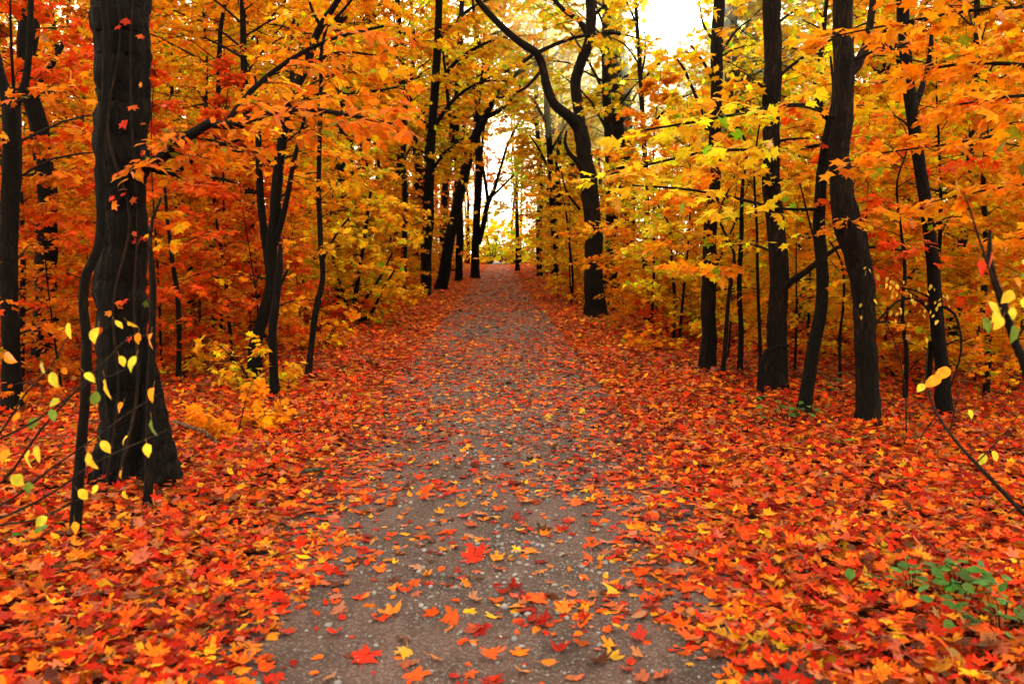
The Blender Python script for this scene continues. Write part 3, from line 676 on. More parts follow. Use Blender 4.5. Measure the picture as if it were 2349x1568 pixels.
h = Hero('forest_tree', 'broad straight brown trunk in the right group, with a low limb rising right', 'tree', 'the broad brown trunk', (1780, 905),
         [(1778, 905, 54), (1782, 800, 44), (1786, 680, 42), (1782, 560, 42), (1774, 440, 40), (1768, 330, 38), (1770, 200, 38), (1772, 80, 37), (1770, -60, 36)],
         YEL, bark=M_BARKB, nseg=20, ridges=9, flare=(.18, .15, 4, 0), top=5, seed=24)
h.branch([(1796, 668, 13, -.15), (1815, 645, 15, -.25), (1850, 622, 14, -.4), (1885, 592, 12, -.5), (1920, 568, 9, -.6), (1975, 565, 6, -.6), (2050, 572, 5, -.7), (2110, 580, 3, -.7)], None)
h.topcrown(8, .55, .08, 4, .3, 7, .075, t1=.55); h.topcrown(10, 1.3, .35, 6, .55, 11, .1); h.done()
h = Hero('dead_stem', 'short dark hooked stem at the foot of the broad brown trunk', 'dead tree', None, (1742, 925),
         [(1742, 925, 18), (1744, 880, 17), (1748, 835, 16), (1760, 805, 15), (1785, 795, 12), (1810, 792, 5)], ORA, nseg=9, seed=25); h.done()
h = Hero('young_tree', 'black leaning trunk swaying right, between the brown trunk and the bent trunk', 'tree', 'the black leaning trunk', (1838, 958),
         [(1838, 958, 34), (1850, 890, 30), (1868, 800, 28), (1884, 700, 26), (1884, 600, 26), (1878, 500, 25), (1884, 400, 23), (1896, 320, 20), (1904, 270, 16)],
         YEL, nseg=14, seed=26)
h.branch([(1903, 275, 14), (1880, 250, 12), (1846, 241, 9, -.1), (1780, 244, 7, -.3), (1690, 262, 6, -.6), (1590, 280, 5, -.9), (1470, 300, 4, -1.1)], (13, .42, 8, .115))
h.branch([(1896, 330, 9), (1800, 345, 7, -.3), (1650, 345, 6, -.7), (1520, 370, 5, -1.), (1400, 400, 3, -1.2)], (15, .42, 8, .115))
h.branch([(1880, 480, 8), (1790, 478, 7, -.3), (1690, 455, 6, -.7), (1580, 435, 5, -1.), (1450, 425, 3, -1.2)], (11, .4, 7, .115, .35))
h.branch([(1902, 280, 9), (1912, 210, 7, .1), (1905, 130, 5, .2)], (6, .45, 8, .11))
h.branch([(1884, 600, 6), (1860, 520, 5, .15), (1835, 420, 4, .2)], (5, .4, 7, .1)); h.done(hue=.3)
h = Hero('forest_tree', 'thick trunk with a pronounced bend halfway up in the right group', 'tree', 'the thick bent trunk', (1992, 978),
         [(1994, 978, 58), (1990, 900, 52), (1986, 800, 50), (1982, 700, 50), (1976, 620, 52), (1958, 560, 56), (1938, 505, 56), (1928, 440, 48), (1926, 360, 44), (1932, 260, 43), (1936, 160, 42), (1932, 40, 40), (1930, -60, 40)],
         ORA, bark=M_BARKB, nseg=22, ridges=9, flare=(.12, .12, 5, 0), top=4.5, seed=27, step=.07)
h.branch([(1940, 175, 28), (1965, 150, 24, .05), (1985, 110, 20, .1), (1995, 60, 17, .15), (2010, -60, 13, .2)], None, nseg=10)
h.topcrown(8, .55, .08, 4, .3, 7, .075, t1=.55); h.topcrown(8, 1.2, .6, 5, .5, 9, .1); h.done()
h = Hero('forest_tree', 'narrow dark trunk leaning left, rightmost of the right group', 'tree', 'the narrow trunk far right', (2168, 962),
         [(2168, 962, 38), (2160, 860, 32), (2152, 750, 30), (2142, 640, 29), (2132, 540, 28), (2118, 420, 27), (2104, 330, 26), (2090, 250, 25), (2078, 150, 25), (2070, 0, 24), (2066, -60, 24)],
         ORA, nseg=14, ridges=7, top=4, seed=28)
h.branch([(2090, 270, 17), (2110, 215, 15, .1), (2130, 150, 12, .2), (2140, 60, 10, .2)], (6, .4, 8, .1))
h.branch([(2152, 740, 9), (2110, 690, 7, -.1), (2060, 690, 5, -.2), (2010, 740, 4, -.3)], None)
h.branch([(2150, 700, 7), (2190, 720, 6, -.2), (2205, 800, 5, -.4), (2180, 890, 3, -.5)], None)
h.topcrown(8, .55, .08, 4, .3, 7, .075, t1=.55); h.topcrown(8, 1.1, .5, 5, .5, 9, .1); h.done()
h = Hero('young_tree', 'slender yellow tree under the sun, between the tall grey trunk and the slim trunk', 'young tree', None, (1486, 742),
         [(1486, 742, 14), (1480, 600, 13), (1484, 450, 12), (1476, 300, 11), (1468, 160, 10), (1460, 40, 8), (1452, -60, 6)], YEL, bark=M_BARKB, nseg=9, seed=70, top=2)
for q in ([(1477, 310, 6), (1540, 240, 5, .2), (1620, 200, 3, .3)], [(1470, 190, 6), (1520, 140, 4, -.2), (1590, 128, 3, -.3)], [(1468, 150, 5), (1430, 100, 4, .2), (1380, 80, 2, .3)], [(1462, 60, 5), (1440, 10, 4), (1420, -30, 2)],
          [(1456, -20, 5), (1510, -62, 4), (1590, -70, 2)], [(1480, 400, 6), (1540, 350, 4, -.3), (1610, 330, 2, -.5)], [(1482, 480, 6), (1440, 420, 4, -.3), (1410, 400, 2, -.4)], [(1470, 180, 5), (1480, 120, 4, .4), (1478, 60, 2, .6)]):
    h.branch(q, (12, .55, 13, .105, .05), nseg=6)
h.topcrown(12, 1.2, .3, 6, .6, 11, .105, t1=.75); h.done(hue=.25)
for k, (b, s, lab, c) in enumerate([
    ((1698, 868), [(1698, 868, 13), (1700, 760, 12), (1696, 650, 11), (1700, 540, 10), (1704, 430, 8), (1712, 330, 6)], 'thin dark pole of a sapling between the slim trunk and the broad brown trunk', YOR),
    ((1654, 880), [(1652, 880, 12), (1664, 790, 11), (1668, 720, 10), (1676, 650, 9), (1684, 580, 7)], 'low thin sapling leaning right at the foot of the slim trunk', ORA),
    ((1748, 880), [(1748, 880, 8), (1742, 760, 8), (1738, 640, 7), (1736, 520, 6), (1730, 400, 5)], 'needle thin sapling close left of the broad brown trunk', YOR),
    ((1930, 890), [(1930, 890, 8), (1926, 780, 7), (1935, 690, 6), (1930, 600, 5)], 'low thin sapling between the black leaning trunk and the bent trunk', ORA),
    ((2075, 930), [(2075, 930, 11), (2080, 820, 10), (2070, 720, 9), (2076, 620, 8), (2066, 520, 6)], 'thin dark sapling right of the thick bent trunk', RED),
    ((2262, 905), [(2262, 905, 16), (2268, 800, 14), (2258, 690, 13), (2262, 560, 12), (2256, 420, 10), (2262, 280, 8)], 'dark thin tree near the right edge behind the narrow trunk', ORA),
    ((1310, 700), [(1310, 700, 7), (1314, 640, 6), (1308, 580, 6), (1300, 500, 4)], 'small thin sapling left of the large forked tree', ORA),
    ((1545, 790), [(1545, 790, 9), (1548, 700, 8), (1541, 610, 7), (1536, 520, 5)], 'thin sapling between the forked tree and the slim trunk below the sun', YOR),
    ((930, 690), [(930, 690, 16), (926, 600, 14), (930, 480, 13), (926, 350, 12), (930, 230, 9)], 'slim dark trunk in the foliage left of the path', YOR)]):
    h = Hero('young_tree', lab, 'young tree', None, b, s, c, nseg=8, seed=40 + k, top=1.2, bark=M_BARKB if k % 2 else M_BARK)
    dd = h.d; h.topcrown(10 if k not in (3, 6) else 6, .9 * (1 + dd / 40), .3, 5, .4 * (1 + dd / 40), 10, .095 * (1 + dd / 60)); h.done()

# maple whose trunk is just outside the frame, its boughs filling the upper right
Bm = (4.35, 5.3)
u0, v0 = proj((Bm[0], Bm[1], 0))
h = Hero('maple_tree', 'orange maple boughs hanging into the upper right corner', 'tree', None, (u0, v0),
         [(u0, v0, 60), (u0 - 5, 900, 54), (u0, 600, 50), (u0 - 10, 300, 46), (u0, 0, 40), (u0, -250, 30)], ORA, bark=M_BARKB, nseg=14, ridges=7, top=2, seed=50, d=5.3)
for P in [[(2690, 300, 20), (2520, 190, 14, .1), (2350, 150, 10, .2), (2180, 150, 7, .4), (2020, 190, 4, .6)],
          [(2690, 420, 18), (2540, 330, 12, .0), (2380, 300, 9, .1), (2180, 330, 6, .3), (1990, 355, 3, .4)],
          [(2690, 520, 16), (2540, 440, 11, .2), (2400, 420, 8, .4), (2240, 440, 5, .6), (2110, 470, 3, .7)],
          [(2690, 160, 18), (2480, 40, 12, .1), (2280, 20, 9, .3), (2080, 50, 6, .5), (1880, 90, 3, .6)],
          [(2690, 330, 15), (2500, 240, 10, -.3), (2340, 220, 7, -.4), (2200, 240, 4, -.4)],
          [(2690, 60, 14), (2500, -60, 10, .0), (2300, -60, 7, .0), (2060, -30, 4, .1)],
          [(2690, 560, 12), (2560, 540, 9, .5), (2420, 530, 6, .9), (2300, 560, 3, 1.2)]]:
    h.branch(P, (15, .40, 9, .115, .12))
h.topcrown(5, 1.2, .85, 5, .5, 9, .11); h.done(hue=.28)

# ------------------------------------------------------------------ trees that repeat
LIB = {}
def variant(kind, i):
    key = (kind, i)
    if key in LIB: return LIB[key]
    rg = np.random.default_rng(hash_seed(kind, i)); gT, gC, L = Geo(), Geo(), Leaves(); tm = MAPLE
    if kind == 'sapling':
        grow(gT, gC, L, rg.uniform(4.2, 5.8), rg.uniform(.025, .04), 26, rg.uniform(1.0, 1.45), .10, 9, .55, 17, .085, rg)
    elif kind == 'medium':
        grow(gT, gC, L, rg.uniform(8.5, 11), rg.uniform(.08, .12), 36, rg.uniform(1.7, 2.4), .16, 10, .85, 18, .112, rg, lean=.05, crook=.09, tseg=10)
    elif kind == 'tall':
        grow(gT, gC, L, rg.uniform(15, 18.5), rg.uniform(.16, .22), 40, rg.uniform(2.6, 3.6), .32, 10, 1.3, 16, .17, rg, lean=.04, crook=.12, el=.8, droop=.5, tseg=12)
    else:
        gT2 = gT
        ns_ = 6
        for j in range(ns_):
            a = j * 2 * PI / ns_ + rg.normal(0, .3); q = limb((rg.normal(0, .04), rg.normal(0, .04), -.03), a, rg.uniform(.8, 1.3), rg.uniform(.5, 1.0), rg, 5, .5)
            tube(gT, q, .008 * np.linspace(1, .3, 6), 5, rng=rg)
            sprays(gC, L, q, .008, 7, .30, 8, .085, rg, t0=.15)
    P, D, U, S = L.cat(); k = P[:, 2] > .04; P, D, U, S = P[k], D[k], U[k], S[k]
    put_leaves(gC, tm, P, D, U, S, tint(len(P), rg), 0, rng=rg)
    tw = gT.mesh(kind + '_trunk', [M_BARK if i % 2 else M_BARKB]); cw = gC.mesh(kind + '_crown', [M_LEAF, M_TWIG])
    V = gC.merged()[0]
    LIB[key] = (tw, cw, gC, V.min(0), V.max(0)); return LIB[key]
def hash_seed(k, i): return {'sapling': 1000, 'medium': 2000, 'tall': 3000, 'shrub': 4000}[k] + i

CN = [(YEL, 'yellow'), (YOR, 'golden orange'), (ORA, 'orange'), (RED, 'red'), (YGR, 'yellow green'), (OLI, 'olive brown'), (DOR, 'rusty orange'), (GRN, 'green'), (CRI, 'crimson')]
def cname(c): return next(n for k, n in CN if k == c)
FILL = []     # (kind, x, y, scale, rot, colour)
placed = [(W(u, 700, d)[0], d) for u, d, _ in HERO]
def edge_ok(x, y, m):
    c = float(path_c(y)); return (x - c) > (2.0 if y < 30 else 1.9) + m or (x - c) < -(2.35 if y < 12 else 2.75) - m
def pick_color(x, y, kind, rg):
    az = math.degrees(math.atan2(x, y)); da = abs(az - 11.3)  # crowns near the sun's bearing turn yellower: backlight put into the leaf colour
    if kind == 'shrub':
        return [ORA, RED, DOR, YOR, GRN, CRI][rg.choice(6, p=[.30, .26, .20, .10, .07, .07])]
    if kind == 'tall':
        if x > 0: return [YGR, YEL, OLI, YOR][rg.choice(4, p=[.34, .34, .2, .12])] if da < 12 else [YEL, YOR, ORA, OLI][rg.choice(4)]
        return [YOR, ORA, OLI, DOR][rg.choice(4, p=[.3, .3, .2, .2])]
    if x > 0 and kind == 'sapling': return [YOR, ORA, YEL][rg.choice(3, p=[.44, .34, .22])]
    if x > 0 and da < 11: return [YEL, YOR, YGR, ORA][rg.choice(4, p=[.40, .32, .10, .18])]
    if x > 0: return [YOR, ORA, YEL, RED][rg.choice(4, p=[.36, .38, .16, .10])]
    if az > -17: return [YOR, ORA, YEL][rg.choice(3, p=[.48, .28, .24])]
    return [ORA, YOR, RED, DOR][rg.choice(4, p=[.44, .18, .22, .16])]
rg = np.random.default_rng(21)
def scatter(kind, n, y0, y1, spacing, m, wmax, smin=.8, smax=1.2, pw=1.0, tries=6000):
    got = 0
    for _ in range(tries):
        if got >= n: break
        y = y0 + (y1 - y0) * rg.uniform(0, 1) ** pw; x = rg.uniform(-1, 1) * min(.70 * y + 1, wmax)
        if not edge_ok(x, y, m): continue
        if kind in ('medium', 'tall') and y < 23 and .5 < x < 4.8: continue
        if y < 8 and -4.4 < x < 4.6: continue
        if any((x - a) ** 2 + (y - b) ** 2 < (spacing * (1 + y / 50)) ** 2 for a, b in placed): continue
        placed.append((x, y)); FILL.append((kind, x, y, rg.uniform(smin, smax), rg.uniform(0, 6.28), pick_color(x, y, kind, rg))); got += 1
# understorey wall on both flanks of the path
for y in np.arange(11.5, 60, 2.4):
    for sd in (-1, 1):
        if sd > 0 and (y < 14 or 16.5 < y < 21.5): continue
        x = float(path_c(y)) + sd * ((3.3 if sd < 0 else 2.9) + rg.uniform(0, 1.0)); yy = y + rg.uniform(-.6, .6)
        placed.append((x, yy)); FILL.append(('sapling', x, yy, rg.uniform(.62, .95) * (1 if y < 30 else 1.1), rg.uniform(0, 6.28), pick_color(x, yy, 'sapling', rg)))
for x, y in ((-4.2, 13.2), (-4.6, 17.5), (-4.4, 22), (-5.0, 27), (5.6, 15.5), (3.6, 31)):
    placed.append((x, y)); FILL.append(('medium', x, y, rg.uniform(.8, 1.0), rg.uniform(0, 6.28), pick_color(x, y, 'medium', rg)))
for x, y in ((-4.4, 20), (-5.0, 26), (-4.7, 33), (-4.4, 41), (-7.5, 24), (-8, 31)):
    placed.append((x, y)); FILL.append(('tall', x, y, rg.uniform(.9, 1.1), rg.uniform(0, 6.28), [YOR, ORA, YEL][rg.integers(3)]))
for x, y in ((-4.3, 50), (3.4, 46), (3.3, 55), (-4.5, 58), (4.4, 63), (-5.5, 66)):
    placed.append((x, y)); FILL.append(('tall', x, y, rg.uniform(1.2, 1.4), rg.uniform(0, 6.28), [YOR, OLI, YGR][rg.integers(3)]))
for y in np.arange(12.5, 31, 1.3):
    for sd in (-1, 1):
        x = float(path_c(y)) + sd * (2.5 + rg.uniform(0, 1.1)); yy = y + rg.uniform(-.5, .5); kk = 'sapling' if rg.uniform() < .55 else 'shrub'
        FILL.append((kk, x, yy, rg.uniform(.26, .46) if kk == 'sapling' else rg.uniform(.9, 1.5), rg.uniform(0, 6.28), [ORA, YOR, DOR, RED][rg.integers(4)]))
for x, y, q in ((2.6, 20.5, .75), (3.6, 22, .9), (4.6, 18.5, .7), (3.4, 17.2, .5), (1.7, 22.5, .7), (1.5, 26, .9), (5.4, 21, .9), (4.2, 13.5, .5)):
    placed.append((x, y)); FILL.append(('sapling', x, y, q, rg.uniform(0, 6.28), [ORA, YOR, YOR, YEL][rg.integers(4)]))
for x, y in ((2.9, 23), (5.2, 25.5), (7.6, 27), (4.4, 29.5), (7.0, 33), (9.5, 35), (5.4, 37), (11.5, 41), (8.0, 43)):
    placed.append((x, y)); FILL.append(('tall', x, y, rg.uniform(.95, 1.15), rg.uniform(0, 6.28), [YEL, YGR, YEL, YOR][rg.integers(4)]))  # yellow palette on the sun's side, its backlight carried by leaf colour
scatter('tall', 22, 17, 58, 3.0, 2.0, 26, .85, 1.15)
scatter('medium', 52, 11, 44, 2.1, .9, 24, .8, 1.2, 1.2)
scatter('sapling', 56, 7.5, 30, 1.25, .7, 17, .7, 1.15, 1.3)
scatter('sapling', 44, 7.0, 22, .8, .3, 14, .36, .55, 1.2)
scatter('sapling', 30, 8.2, 18, .65, .55, 11, .40, .78, 1.0)
scatter('shrub', 70, 5.6, 26, .55, .15, 14, .6, 1.25, 1.4)

def in_front(x, y):      # keep the open view of the surveyed trunks and the low sun line
    u, v = proj((x, y, 0)); return u
KINDNAME = {'sapling': ('young_tree', 'young tree', 'sapling'), 'medium': ('forest_tree', 'tree', 'tree'), 'tall': ('tall_forest_tree', 'tree', 'tall tree'), 'shrub': ('shrub', 'shrub', 'shrub')}
NV = {'sapling': 6, 'medium': 5, 'tall': 4, 'shrub': 5}
todo = []
for i, (kind, x, y, sc, rz, c) in enumerate(FILL):
    if kind == 'sapling' and y < 18 and 9 < math.degrees(math.atan2(x, y)) < 19: sc = min(sc, (.28 * y) / 5.0 + .25)
    if kind in ('tall', 'medium') and abs(math.degrees(math.atan2(x, y) - SUN_AZ)) < 1.9: x += .07 * y
    u, v = proj((x, y, 0))
    rpx = {'sapling': 1.3, 'medium': 2.3, 'tall': 3.4, 'shrub': .5}[kind] * sc / y * F
    if u + rpx < 10 or u - rpx > 2340: continue
    best = min(HERO, key=lambda q: abs(q[0] - u) + 4 * abs(q[1] - y) * (1 if q[1] < y else 1.5))
    du = u - best[0]
    side = ('left of' if du < -18 else 'right of' if du > 18 else 'in line with')
    if y > best[1] + 12: where = 'beyond and ' + side if side != 'in line with' else 'far behind'
    elif y > best[1] + .8: where = 'behind and ' + side if side != 'in line with' else 'right behind'
    elif y < best[1] - .8: where = 'in front and ' + side if side != 'in line with' else 'in front of'
    else: where = 'just ' + side if side != 'in line with' else 'beside'
    todo.append(dict(kind=kind, x=x, y=y, sc=sc, rz=rz, c=c, u=u, key=f"{cname(c)} {KINDNAME[kind][2]} {where} {best[2]}"))
ORD = ['nearest', 'second nearest', 'third nearest', 'fourth nearest', 'fifth nearest', 'sixth nearest', 'seventh nearest', 'eighth nearest', 'ninth nearest', 'tenth nearest', 'eleventh nearest', 'twelfth nearest']
from collections import defaultdict
grp = defaultdict(list)
for t in todo: grp[t['key']].append(t)
for k, l in grp.items():
    l.sort(key=lambda t: t['y'])
    for j, t in enumerate(l):
        t['label'] = k if len(l) == 1 else f"{ORD[j]} {k}" if j < len(ORD) else f"{k}, number {j}"
GROUPS = {'sapling': 'saplings under the trees', 'medium': 'trees in the wood', 'tall': 'tall trees in the wood', 'shrub': 'low shrubs on the forest floor'}
for i, t in enumerate(todo):
    kind = t['kind']; vi = i % NV[kind]
    tw, cw, gC, lo, hi = variant(kind, vi)
    nm, cat, _ = KINDNAME[kind]; z = float(ground_h(t['x'], t['y']))
    root = thing(nm, t['label'], cat, (t['x'], t['y'], z - .02), t['rz'], t['sc'], GROUPS[kind])
    part('stem' if kind == 'shrub' else 'trunk', tw, root)
    ext = max(abs(lo[:2]).max(), abs(hi[:2]).max()) * t['sc']
    wl = np.array([t['x'] - ext, t['y'] - ext, lo[2] * t['sc']]); wh = np.array([t['x'] + ext, t['y'] + ext, hi[2] * t['sc']])
    me = cw
    if near_sun(wl, wh):
        ca, sa = math.cos(t['rz']), math.sin(t['rz']); M = np.eye(4); M[:3, :3] = np.array([[ca, -sa, 0], [sa, ca, 0], [0, 0, 1]]) * t['sc']; M[:3, 3] = (t['x'], t['y'], z - .02)
        me = gC.mesh(kind + '_crown', [M_LEAF, M_TWIG], carve_cone(M))
    part('crown', me, root, t['c'])

# ------------------------------------------------------------------ far wood (one mass)
g = Geo(); rf = np.random.default_rng(5)
cols = np.array([ORA, YOR, YEL, DOR, OLI, RED])
trunks = []
for _ in range(420):
    y = rf.uniform(38, 118); x = rf.uniform(-1, 1) * .75 * y
    c = float(path_c(y))
    if abs(math.degrees(math.atan2(x, y)) - math.degrees(SUN_AZ)) < 1.9: continue
    if y < 101 and -3.6 < x - c < 2.9: continue
    trunks.append((x, y))
for x, y in trunks:
    H = rf.uniform(.16, .34) * y + 3; da_ = abs(math.degrees(math.atan2(x, y) - SUN_AZ)); H = min(H, (.235 + .012 * max(0, da_ - 5)) * y) if da_ < 12 else H; r = rf.uniform(.10, .26)
    z = np.linspace(0, 1, 6); q = np.stack([x + rf.normal(0, .25, 6) * z * 2, y + rf.normal(0, .25, 6) * z, H * z - .3], 1)
    tube(g, q, r * (1 - .8 * z), 6, mat=1, rng=rf)
    ncl = int(16 + rf.uniform(0, 14)); base = cols[rf.choice(6, p=[.27, .27, .16, .13, .09, .08])] if abs(math.degrees(math.atan2(x, y)) - 11) > 9 else np.array([YEL, YGR, YOR][rf.integers(3)])  # yellower leaves toward the sun's bearing paint in the glow of backlight
    cc = np.stack([x + rf.normal(0, 1.7, ncl), y + rf.normal(0, 1.7, ncl), rf.uniform(.02, 1.0, ncl) ** .9 * H], 1)
    m = 26; P = np.repeat(cc, m, 0) + rf.normal(0, 1, (ncl * m, 3)) * [.75, .75, .30]
    a = rf.uniform(0, 6.28, len(P)); D = np.stack([np.cos(a), np.sin(a), rf.normal(-.2, .3, len(P))], 1); U = np.array([0, 0, 1.]) + rf.normal(0, .5, (len(P), 3))
    ang = sun_angle(P); k = (P[:, 2] > .1) & (rf.uniform(0, 1, len(P)) > np.where(ang < 1.75, 1, .5 * (1 - smooth(2.0, 3.6, ang))))
    P, D, U = P[k], D[k], U[k]
    col = base * tint(len(P), rf, (.6, 1.15), .35)
    put_leaves(g, KITE, P, D, U, rf.uniform(.22, .42, len(P)), col, 0, rng=rf)
o = part('far_wood', g.mesh('far_wood', [M_LITTER, M_BARKB], carve_cone(soft=1.95))); tag(o, 'far-off orange and yellow woodland seen as one mass between the trees', 'far wood', kind='stuff')

# bright trees in the clearing where the path ends
for j, (u, y, H, c, lab) in enumerate([(1128, 104, 5.2, YEL, 'bright yellow bushy tree in the clearing, left of the path end'),
                                       (1166, 108, 5.0, YGR, 'bright yellow green bushy tree closing the path end on the right'),
                                       (1147, 118, 6.2, YEL, 'pale yellow tree farthest away, in the middle of the path end')]):
    tw, cw, gC, lo, hi = variant('shrub', j); x = (u - CU) / F * y
    root = thing('young_tree', lab, 'tree', (x, y, -.05), j * 2., H / .48, 'trees in the clearing at the path end')
    part('trunk', tw, root); part('crown', cw, root, c)

# ------------------------------------------------------------------ creeper on the thick trunk
rv = np.random.default_rng(77)
root = thing('creeper', 'red leaved creeper climbing the thick black trunk', 'creeper', tuple(L1.B + [0, -.22, 0]))
g = Geo(); B0 = np.array(root.location)
for off in (-.06, .07):
    q = [L1.B + [off * .5, -.25, 0]] 
    for v in (900, 700, 500, 300, 100, -50):
        p = W(285 + 300 * off + rv.normal(0, 12), v, L1.d - .175); q.append(p)
    tube(g, np.array(q) - B0, [.012, .011, .010, .009, .008, .007, .005], 6, step=.1, rough=.1, rng=rv)
part('stem', g.mesh('stem', [M_TWIG]), root)
spots = [(302, 241), (280, 45), (268, 60), (292, 285), (322, 285), (297, 380), (285, 395), (257, 448), (286, 442), (300, 455), (322, 350), (330, 345), (345, 362), (316, 80), (340, 420), (262, 452), (272, 436), (255, 470), (265, 700), (280, 690), (235, 760), (300, 770), (320, 545), (310, 530), (322, 555), (270, 690), (258, 720), (330, 690), (345, 300), (325, 190)]
g = Geo(); n = len(spots)
P = np.array([W(u, v, L1.d - .19 - .05 * rv.uniform() + .0009 * abs(u - 285)) for u, v in spots]) - B0
D = np.stack([rv.normal(0, .7, n), rv.normal(0, .3, n) - .2, rv.normal(-.5, .5, n)], 1); U = np.stack([rv.normal(0, .9, n), -np.ones(n), rv.normal(.5, .7, n)], 1)
cc = np.array([(.50, .03, .01), (.60, .09, .01), (.75, .22, .02), (.10, .13, .02)])[rv.choice(4, n, p=[.45, .25, .17, .13])]
put_leaves(g, MAPLE, P, D, U, rv.uniform(.032, .066, n), cc * rv.uniform(.4, 1., (n, 1)), 0, rng=rv)
part('leaves', g.mesh('leaves', [M_LITTER]), root)

# ------------------------------------------------------------------ near twigs with separate leaves
def leaf_part(root, B, p, D, U, S, c, tm=OVAL_FINE, seed=0):
    rr = np.random.default_rng(seed); g = Geo()
    V, T = tm; V = V * [1.18 if tm is OVAL_FINE else 1, 1]
    d_ = nrm(np.asarray(D, float)); q_ = np.array([p - d_ * S * .32 + [0, 0, .004], p - d_ * S * .12, p]) - B; tube(g, q_, [.0011, .0010, .0009], 4, rng=rr); g.K[-1][:] = (.22, .13, .03)
    put_leaves(g, (V, T), np.array([p - B]), np.array([D]), np.array([U]), np.array([S]), np.array([c]), 0, (.1, .6), (.1, .5), rr, True, .3)
    return part('leaf', g.mesh('leaf', [M_LITTER]), root)
LY, LO, LG, LYG, LR = (.85, .55, .035), (.82, .27, .015), (.14, .22, .03), (.50, .48, .035), (.55, .03, .01)
nl = np.random.default_rng(11)
d0 = 2.9; B = W(-130, 1500, d0); B[2] = ground_h(B[0], B[1])
root = thing('young_shrub', 'twiggy shrub with sparse yellow and green oval leaves in the near left corner', 'shrub', tuple(B))
g = Geo(); tube(g, np.array([B, W(-120, 1300, d0), W(-80, 1180, d0), W(-60, 1000, d0 + .1), W(-80, 800, d0 + .1)]) - B, [.012, .011, .010, .008, .005], 7, step=.08, rough=.06, rng=nl)
part('stem', g.mesh('stem', [M_TWIG]), root)
TW = [[(-80, 1185), (18, 1150), (110, 1080), (210, 1010), (290, 950), (370, 900)], [(-70, 1140), (10, 1100), (90, 990), (170, 900), (240, 830), (300, 770), (345, 770)], [(-85, 1215), (20, 1180), (120, 1130), (220, 1060), (330, 1010), (385, 985)],
      [(-60, 1050), (-5, 1000), (60, 900), (110, 850), (156, 770)], [(-90, 1220), (20, 1200), (90, 1190), (170, 1150), (240, 1120), (290, 1130)], [(-62, 1030), (-10, 1010), (90, 960), (200, 880), (260, 860), (320, 830)]]
for q in TW:
    g = Geo(); tube(g, np.array([W(u, v, d0 - .12 * i + .02 * i * i) for i, (u, v) in enumerate(q)]) - B, np.linspace(.0055, .002, len(q)), 5, step=.06, rng=nl)
    part('twig', g.mesh('twig', [M_TWIG]), root)
lv = [(156, 760, 40, LY), (224, 773, 44, LY), (264, 748, 26, LY), (293, 754, 34, LY), (318, 778, 30, LO), (347, 785, 42, LO), (274, 832, 32, LY), (312, 837, 42, LYG), (96, 848, 36, LYG), (117, 875, 44, LYG), (194, 872, 36, LYG),
      (240, 896, 56, LY), (220, 918, 42, LG), (352, 909, 42, LO), (281, 944, 40, LO), (347, 982, 42, LG), (292, 1014, 30, LY), (336, 1034, 36, LY), (232, 1030, 40, LY), (201, 1062, 50, LY), (88, 1050, 54, LY), (64, 1056, 50, LY), (179, 1143, 38, LY),
      (284, 1139, 28, LY), (226, 1128, 30, LY), (65, 1122, 36, LG), (25, 1115, 50, LYG), (171, 1212, 34, LO), (151, 858, 30, LO), (136, 931, 34, LYG), (116, 954, 32, LG), (85, 977, 40, LG), (279, 1090, 24, LO), (20, 1050, 44, LO), (10, 835, 46, LO), (108, 1202, 36, LYG), (40, 960, 30, LO)]
for k, (u, v, s, c) in enumerate(lv):
    p = W(u, v - s * .5, d0 - .2 + nl.uniform(-.12, .12)); D = np.array([nl.normal(0, .65), nl.normal(0, .4), -1.]); U = np.array([nl.normal(0, .9), -1., .7 + nl.normal(0, .5)])
    leaf_part(root, B, p, D, U, s * .86 / F * d0, np.array(c) * nl.uniform(.85, 1.1), seed=k)
d0 = 2.5; B = W(2420, 1500, d0); B[2] = ground_h(B[0], B[1])
root = thing('young_shrub', 'dark upright stem with yellow and green leaves at the right edge of the frame', 'shrub', tuple(B))
g = Geo(); tube(g, np.array([B, W(2400, 1100, d0), W(2362, 870, d0), W(2330, 790, d0), W(2302, 700, d0), W(2280, 640, d0), W(2270, 590, d0), W(2271, 528, d0)]) - B, [.016, .015, .014, .013, .012, .010, .008, .004], 9, step=.05, rough=.09, rng=nl)
part('stem', g.mesh('stem', [M_BARKB]), root)
for q in ([(2300, 700), (2250, 560), (2225, 480), (2210, 440)], [(2330, 780), (2370, 720), (2400, 690)], [(2310, 720), (2285, 735), (2262, 745)]):
    g = Geo(); tube(g, np.array([W(u, v, d0 - .03 * i) for i, (u, v) in enumerate(q)]) - B, np.linspace(.005, .0015, len(q)), 5, step=.05, rng=nl); part('twig', g.mesh('twig', [M_TWIG]), root)
for k, (u, v, s, c) in enumerate([(2268, 716, 50, LYG), (2292, 735, 40, LY), (2256, 752, 48, LG), (2325, 690, 46, LY), (2342, 650, 44, LG), (2326, 660, 44, LO), (2345, 705, 44, LY), (2320, 722, 36, LYG), (2300, 748, 42, LY), (2326, 772, 54, LG), (2250, 622, 52, LR), (2276, 600, 46, LR), (2350, 745, 46, LYG), (2345, 620, 46, LYG)]):
    p = W(u, v - s * .5, d0 - .1 + nl.uniform(-.08, .06)); D = np.array([nl.normal(0, .6), nl.normal(0, .3), -1.]); U = np.array([nl.normal(0, .5), -1., .6])
    leaf_part(root, B, p, D, U, s * .80 / F * d0, np.array(c) * nl.uniform(.85, 1.1), seed=100 + k)
d0 = 4.0; B = W(2480, 1330, 3.4); B[2] = ground_h(B[0], B[1])
root = thing('bramble', 'bare arching dark shoot reaching in from the right edge above the leaves', 'shrub', tuple(B))
